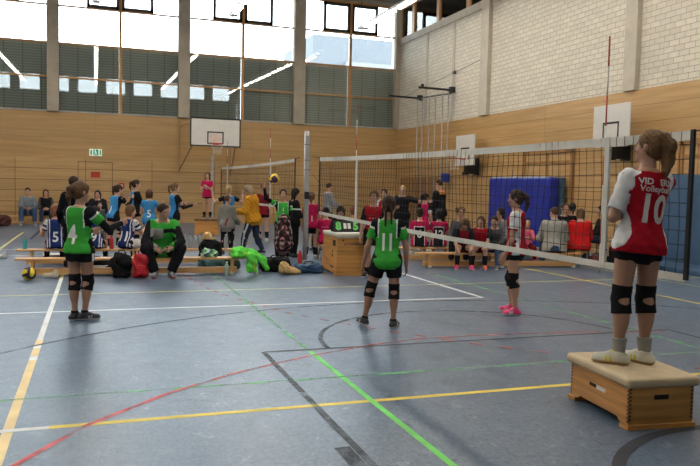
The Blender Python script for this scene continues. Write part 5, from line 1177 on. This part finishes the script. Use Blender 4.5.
for k, (X, Y, r, lab) in enumerate(((4.62, 14.60, 0, 'wooden stool under the pink jersey with white lettering'), (4.66, 13.76, 0, 'wooden stool under the scorer in black'), (5.12, 14.25, .3, 'wooden stool under the reddish haired pink player'))):
    t = thing('stool', lab, 'stool', (X, Y, 0), r); z = (.33, .39, .35)[k]
    b = MB(); b.box(-.15, .15, -.15, .15, z - .03, z, bev=.008); b.build('seat', bench_wood, t)
    for sx in (-1, 1):
        for sy in (-1, 1): b = MB(); b.tube([(sx * .13, sy * .13, .0), (sx * .11, sy * .11, z - .03)], .014, 6); b.build('leg', steel, t)
person('person in grey patterned sweater standing far behind the scorers table', (6.66, 20.9), away(6.66, 20.9, -60), 1.66, hair='dark', style='short', head=(0, -8), w=1.08, top=dict(m=[C('grey_pattern', .24, .25, .26)], sleeve=1.9, name='sweater', e=.016), bottom=dict(m=[black], len=1.95), shoes=SH(shoe_black), pose=dict(RA=((.1, .3, -1), (-.2, .9, -.1)), LA=((-.1, .3, -1), (.2, .9, -.1))))
person('child with dark hair low behind the pink jersey lettering', (5.35, 17.0), away(5.35, 17, 150), 1.30, sit=.30, hair='dark', style='bob', eyes=True, top=dict(m=[dgrey], sleeve=1.8, name='sweater'), bottom=dict(m=[black], len=1.9), shoes=SH(shoe_black))
person('girl in red and white jersey behind the braid of number 11', (7.0, 17.2), away(7.0, 17.2, 150), 1.52, hair='dark', style='pony', head=(20, 0), eyes=True, top=dict(m=[red, white], pick=red_pick, sleeve=.6), bottom=BSHORT, socks=bsock, shoes=SH(shoe_white))
person('woman referee in black polo with short blond hair', (7.68, 17.6), away(7.68, 17.6, 176), 1.63, hair='blond', style='bob', head=(-10, 0), eyes=True, w=1.08, fat=1.1, pose=dict(LA=((-.65, .1, -.15), (-.8, .2, .05)), RA=((.15, .2, -1), (-.35, .9, .2))), top=dict(m=[black, white], sleeve=.9, name='polo', e=.014, collar=True), bottom=dict(m=[black], len=1.95), shoes=SH(shoe_black))
person('man in black with orange collar standing in front of the climbing poles', (8.62, 17.3), away(8.62, 17.3, 66), 1.82, hair='dark', style='short', head=(6, 0), w=1.15, fat=1.08, pose=dict(LA=((-.12, .25, -1), (.35, .9, .1)), RA=((.12, .25, -1), (-.4, .9, .1))), top=dict(m=[black, orange], sleeve=1.9, name='training_jacket', e=.016, collar=True, pick=lambda u, v, t, a, s: np.where((t > .262) & (a < 0), 1, 0)), bottom=dict(m=[black], len=1.95), shoes=SH(shoe_black))
person('girl in pink jersey with a white sleeve patch between the two adults in black', (7.72, 16.3), away(7.72, 16.3, -30), 1.44, hair='black', style='pony', head=(-20, -10), top=dict(m=[pink, black, white], pick=lambda u, v, t, a, s: np.where(a >= 0, np.where(a < .4, 1, 2), np.where(u < -.03, 1, 0)), sleeve=.7), bottom=BSHORT, socks=bsock, shoes=SH(shoe_white))
PB = lambda n: dict(m=[pink, black, white], pick=pink_pick, sleeve=.5, hem=-.05, e=.013, num=[(n, .16, .115, num_w, .9, .02, 0)])
person('player in pink and black number 6 with her hair in a bun on the bench', (6.62, 14.20), away(6.62, 14.2, 2), 1.52, sit=.30, lean=4, hair='dark', style='bun', head=(10, -6), res=.010, top=PB('6'), bottom=BSHORT, socks=dict(m=white, h=.3), shoes=SH(shoe_white))
person('player in pink and black number 12 with grey leggings on the bench', (7.06, 14.15), away(7.06, 14.15, -4), 1.50, sit=.30, lean=4, hair='black', style='bob', head=(-10, -6), res=.010, top=PB('12'), bottom=dict(m=[grey], len=.7), socks=dict(m=white, h=.3), shoes=SH(shoe_white))

# ---- along the far benches
person('girl in black and red bent forward with hair over her face and pink shoes', (6.98, 12.90), away(6.98, 12.90, 186), 1.48, sit=.30, lean=30, hair='brown', style='long', head=(-10, -28), res=.009,
       pose=dict(LA=((-.1, .45, -1), (.25, .9, -.55)), RA=((.1, .4, -1), (-.2, .9, -.6))), top=dict(m=[black, dred], pick=lambda u, v, t, a, s: np.where((a < 0) & (np.abs(u) < .06), 1, 0), sleeve=.7), bottom=BSHORT, socks=dict(m=black, h=.6), shoes=SH(shoe_pink, rubber, shoe_pink))
person('person with curly brown hair behind the girl bent forward', (7.35, 13.72), away(7.35, 13.72, 178), 1.62, sit=.30, hair='brown', style='curly', head=(10, 0), eyes=True, top=dict(m=[dgrey], sleeve=1.8, name='sweater'), bottom=dict(m=[black], len=1.9), shoes=SH(shoe_black))
person('smiling girl in red jersey with black socks and orange shoes on the far bench', (7.36, 12.85), away(7.36, 12.85, 176), 1.36, sit=.30, lean=10, hair='brown', style='long', head=(-12, 0), eyes=True, res=.009,
       pose=dict(LA=((-.1, .45, -1), (.5, .85, -.3)), RA=((.1, .45, -1), (-.5, .85, -.3))), top=dict(m=[red, black], pick=redblack_pick, sleeve=.7), bottom=BSHORT, socks=dict(m=black, h=.65), shoes=SH(shoe_or, rubber, shoe_or))
person('child in dark sweater and blue jeans leaning forward on the far bench', (7.70, 12.82), away(7.70, 12.82, 166), 1.40, sit=.30, lean=16, hair='dark', style='short', head=(-6, -4), eyes=True, res=.009,
       pose=dict(LA=((-.1, .45, -1), (.4, .85, -.4)), RA=((.1, .45, -1), (-.4, .85, -.4))), top=dict(m=[dgrey], sleeve=1.85, name='sweater', num=[('- -', .06, .13, num_w, 1.1, .02, 0, 'front')]), bottom=dict(m=[jeans], len=1.95), shoes=SH(shoe_grey))
person('woman in grey jacket sitting behind the girl in profile', (8.44, 13.82), away(8.44, 13.82, 150), 1.62, sit=.30, hair='black', style='bob', head=(-25, 0), lean=6, w=1.06, top=dict(m=[C('steel_grey_cloth', .16, .17, .18)], sleeve=1.9, name='jacket', collar=True, e=.018), bottom=dict(m=[jeans], len=1.95), shoes=SH(shoe_grey))
person('small child in light pink top on the far bench', (9.02, 13.72), away(9.02, 13.72, 195), 1.12, sit=.30, hair='blond', style='bob', head=(-10, 0), eyes=True, top=dict(m=[pinkk], sleeve=1.7, name='top'), bottom=dict(m=[dred], len=1.9), shoes=SH(shoe_pink), pose=dict(LA=((-.1, .5, -.8), (.3, .9, .2)), RA=((.1, .5, -.8), (-.3, .9, .2))))
person('adult in grey hooded sweatshirt sitting with back turned on the far bench', (9.02, 12.72), away(9.02, 12.72, 8), 1.74, sit=.30, lean=8, hair='brown', style='short', head=(30, 0), w=1.12, fat=1.08, res=.010, pose=dict(LA=((-.2, .35, -1), (-.1, .9, -.1)), RA=((.2, .35, -1), (.1, .9, -.1))), top=dict(m=[grey], sleeve=1.9, name='hooded_sweatshirt', hood=True, e=.022, hem=-.06), bottom=dict(m=[jeans], len=1.95), shoes=SH(shoe_black))
person('person in dark jacket between the grey sweatshirt and the red jacket', (10.50, 14.45), away(10.50, 14.45, 190), 1.72, sit=.36, hair='dark', style='short', eyes=True, head=(20, 0), top=dict(m=[black], sleeve=1.9, name='jacket'), bottom=dict(m=[djeans], len=1.9), shoes=SH(shoe_black))
person('person in bright red jacket with back turned beyond the far bench', (9.69, 12.76), away(9.69, 12.76, 4), 1.62, sit=.34, lean=6, hair='light', style='bob', head=(0, -10), w=1.08, fat=1.1, res=.010, top=dict(m=[bred], sleeve=1.9, name='jacket', e=.022, hem=-.06, collar=True), bottom=dict(m=[djeans], len=1.9), shoes=SH(shoe_black), pose=dict(LA=((-.12, .2, -1), (-.05, .8, .2))))
t = thing('stool', 'wooden stool under the bright red jacket', 'stool', (9.69, 12.76, 0), .2)
b = MB(); b.box(-.16, .16, -.16, .16, .29, .33, bev=.008); b.build('seat', bench_wood, t)
for sx in (-1, 1):
    for sy in (-1, 1): b = MB(); b.tube([(sx * .13, sy * .13, .0), (sx * .11, sy * .11, .29)], .014, 6); b.build('leg', steel, t)
person('person with a black ponytail just behind the red jacket', (11.10, 14.95), away(11.1, 14.95, 20), 1.72, sit=.36, hair='black', style='pony', head=(-10, 0), top=dict(m=[black], sleeve=1.9, name='jacket'), bottom=dict(m=[djeans], len=1.9), shoes=SH(shoe_black))
person('person in black seen in profile beside the white net band', (11.30, 14.1), away(11.3, 14.1, 100), 1.68, sit=.34, hair='dark', style='short', head=(0, 0), eyes=True, top=dict(m=[black], sleeve=1.9, name='jacket'), bottom=dict(m=[djeans], len=1.9), shoes=SH(shoe_black))
person('person in grey patterned jacket sitting behind the elbow of number 10', (10.65, 12.35), away(10.65, 12.35, 150), 1.62, sit=.34, hair='dark', style='short', head=(20, -10), lean=14, w=1.1, top=dict(m=[C('grey_pattern_jacket', .20, .20, .19)], sleeve=1.9, name='jacket', hood=True, e=.02), bottom=dict(m=[black], len=1.9), shoes=SH(shoe_black))
person('child in red top and jeans sitting next to the waist of number 10', (10.75, 11.85), away(10.75, 11.85, 140), 1.36, sit=.34, hair='dark', style='bob', head=(10, -10), lean=10, top=dict(m=[red, black], pick=redblack_pick, sleeve=.8), bottom=dict(m=[jeans], len=1.9), shoes=SH(shoe_black))
for X, Y, lab in ((11.30, 14.1, 'wooden stool under the person in black seen in profile'), (10.66, 12.36, 'wooden stool under the grey patterned jacket'), (10.76, 11.86, 'wooden stool under the child in red top and jeans'), (10.50, 14.45, 'wooden stool under the person in the dark jacket'), (11.10, 14.95, 'wooden stool under the person with the black ponytail')):
    t = thing('stool', lab, 'stool', (X, Y, 0), .4)
    b = MB(); b.box(-.16, .16, -.16, .16, .29, .33, bev=.008); b.build('seat', bench_wood, t)
    for sx in (-1, 1):
        for sy in (-1, 1): b = MB(); b.tube([(sx * .13, sy * .13, .0), (sx * .11, sy * .11, .29)], .014, 6); b.build('leg', steel, t)

# ---- spectators along the back wall
person('man in grey shirt and jeans sitting against the back wall', (-2.24, 27.58), away(-2.24, 27.58, 180), 1.80, sit=.30, hair='dark', style='short', head=(-8, -10), eyes=True, w=1.12, res=.013, pose=dict(LA=((-.15, .3, -1), (.6, .8, -.1)), RA=((.15, .3, -1), (-.6, .8, -.1)), LL=((-.25, 1, 0), (-.02, .1, -1)), RL=((.25, 1, 0), (.02, .1, -1))), top=dict(m=[C('blue_grey_cloth', .16, .18, .20)], sleeve=1.9, name='shirt', e=.016), bottom=dict(m=[jeans], len=1.9), shoes=SH(shoe_grey))
person('woman in dark vest with grey sleeves sitting beside the man in the grey shirt', (-1.66, 27.56), away(-1.66, 27.56, 182), 1.72, sit=.30, hair='brown', style='long', head=(4, 0), eyes=True, res=.013, pose=dict(LA=((-.15, .3, -1), (.6, .8, -.1)), RA=((.15, .3, -1), (-.6, .8, -.1))), top=dict(m=[black, dgrey], pick=vest_pick, sleeve=1.9, name='vest', e=.018), bottom=dict(m=[djeans], len=1.9), shoes=SH(shoe_grey))
person('person in orange top with long dark hair sitting against the back wall', (-1.02, 27.5), away(-1.02, 27.5, 165), 1.55, sit=.30, hair='black', style='long', head=(-30, -6), res=.013, lean=8, top=dict(m=[orange], sleeve=1.2, name='top'), bottom=dict(m=[djeans], len=1.9), shoes=SH(shoe_grey))
person('person with black hair and black puffy jacket behind the raised black sleeve', (.05, 20.2), away(.05, 20.2, 178), 1.40, sit=.55, hair='black', style='long', head=(-8, 0), eyes=True, w=1.1, fat=1.15, res=.012, top=dict(m=[black], sleeve=1.9, name='puffy_jacket', e=.03, wr=.005), bottom=dict(m=[djeans], len=1.9), shoes=SH(shoe_grey))
t = thing('chair', 'wooden chair under the black puffy jacket', 'chair', (.05, 20.22, 0), 0)
b = MB(); b.box(-.2, .2, -.2, .2, .50, .54, bev=.008); b.build('seat', bench_wood, t); b = MB(); b.box(-.2, .2, .20, .23, .70, .95, bev=.008); b.build('backrest', bench_wood, t)
for sx in (-1, 1):
    for sy in (-1, 1): b = MB(); b.tube([(sx * .18, sy * .18 + (.03 if sy > 0 else 0), .0), (sx * .18, sy * .18 + (.03 if sy > 0 else 0), .96 if sy > 0 else .50)], .014, 6); b.build('leg', steel, t)
person('small child in front of the black puffy jacket', (.10, 19.55), away(.1, 19.55, 180), 1.02, hair='dark', style='short', eyes=True, res=.010, top=dict(m=[dgrey], sleeve=1.8, name='sweater'), bottom=dict(m=[jeans], len=1.9), shoes=SH(shoe_grey))

# ---- the plaid jacket the ball girl holds
def plaid():
    m = mat('plaid_cloth', (.10, .015, .02), .85); n = m.node_tree.nodes; l = m.node_tree.links; bs = n['Principled BSDF']
    t = n.new('ShaderNodeTexCoord'); w1 = n.new('ShaderNodeTexWave'); w1.bands_direction = 'X'; w1.inputs['Scale'].default_value = 5; w1.inputs['Distortion'].default_value = 1.2; w2 = n.new('ShaderNodeTexWave'); w2.bands_direction = 'Z'; w2.inputs['Scale'].default_value = 3; w2.inputs['Distortion'].default_value = 1.5
    l.new(t.outputs['Object'], w1.inputs[0]); l.new(t.outputs['Object'], w2.inputs[0])
    r1 = n.new('ShaderNodeValToRGB'); e = r1.color_ramp.elements; e[0].position = .45; e[0].color = (.012, .010, .012, 1); e[1].position = .80; e[1].color = (.36, .02, .03, 1); x = e.new(.93); x.color = (.34, .31, .30, 1); l.new(w1.outputs[0], r1.inputs[0])
    r2 = n.new('ShaderNodeValToRGB'); r2.color_ramp.elements[0].color = (.15, .12, .12, 1); r2.color_ramp.elements[1].color = (1, 1, 1, 1); l.new(w2.outputs[0], r2.inputs[0])
    mu = n.new('ShaderNodeMix'); mu.data_type = 'RGBA'; mu.blend_type = 'MULTIPLY'; mu.inputs[0].default_value = 1; l.new(r1.outputs[0], mu.inputs[6]); l.new(r2.outputs[0], mu.inputs[7]); l.new(mu.outputs[2], bs.inputs['Base Color']); return m
t = thing('jacket', 'red black and white plaid jacket held hanging by the girl with the ball', 'jacket', (3.55, 14.02, .06), math.radians(away(3.55, 14.02, 90)) - math.pi / 2)
F_ = Field((-.30, -.2, 0), (.30, .2, .97), .014); F_.cone((0, 0, .80), (-.05, 0, .35), .13, .19, .03); F_.cone((.08, 0, .75), (.10, -.02, .30), .10, .14, .04); F_.cone((-.02, 0, .35), (.02, 0, .06), .15, .05, .04); F_.ell((0, 0, .82), (.15, .09, .06), None, .03); F_.wrinkle(.014, 22, 2)
soft_obj('shell', F_, plaid(), t)
b = MB(); b.tube([(-.09, -.09, .82), (-.07, -.16, .6), (-.05, -.17, .3)], .009, 5); b.build('zip', white, t)
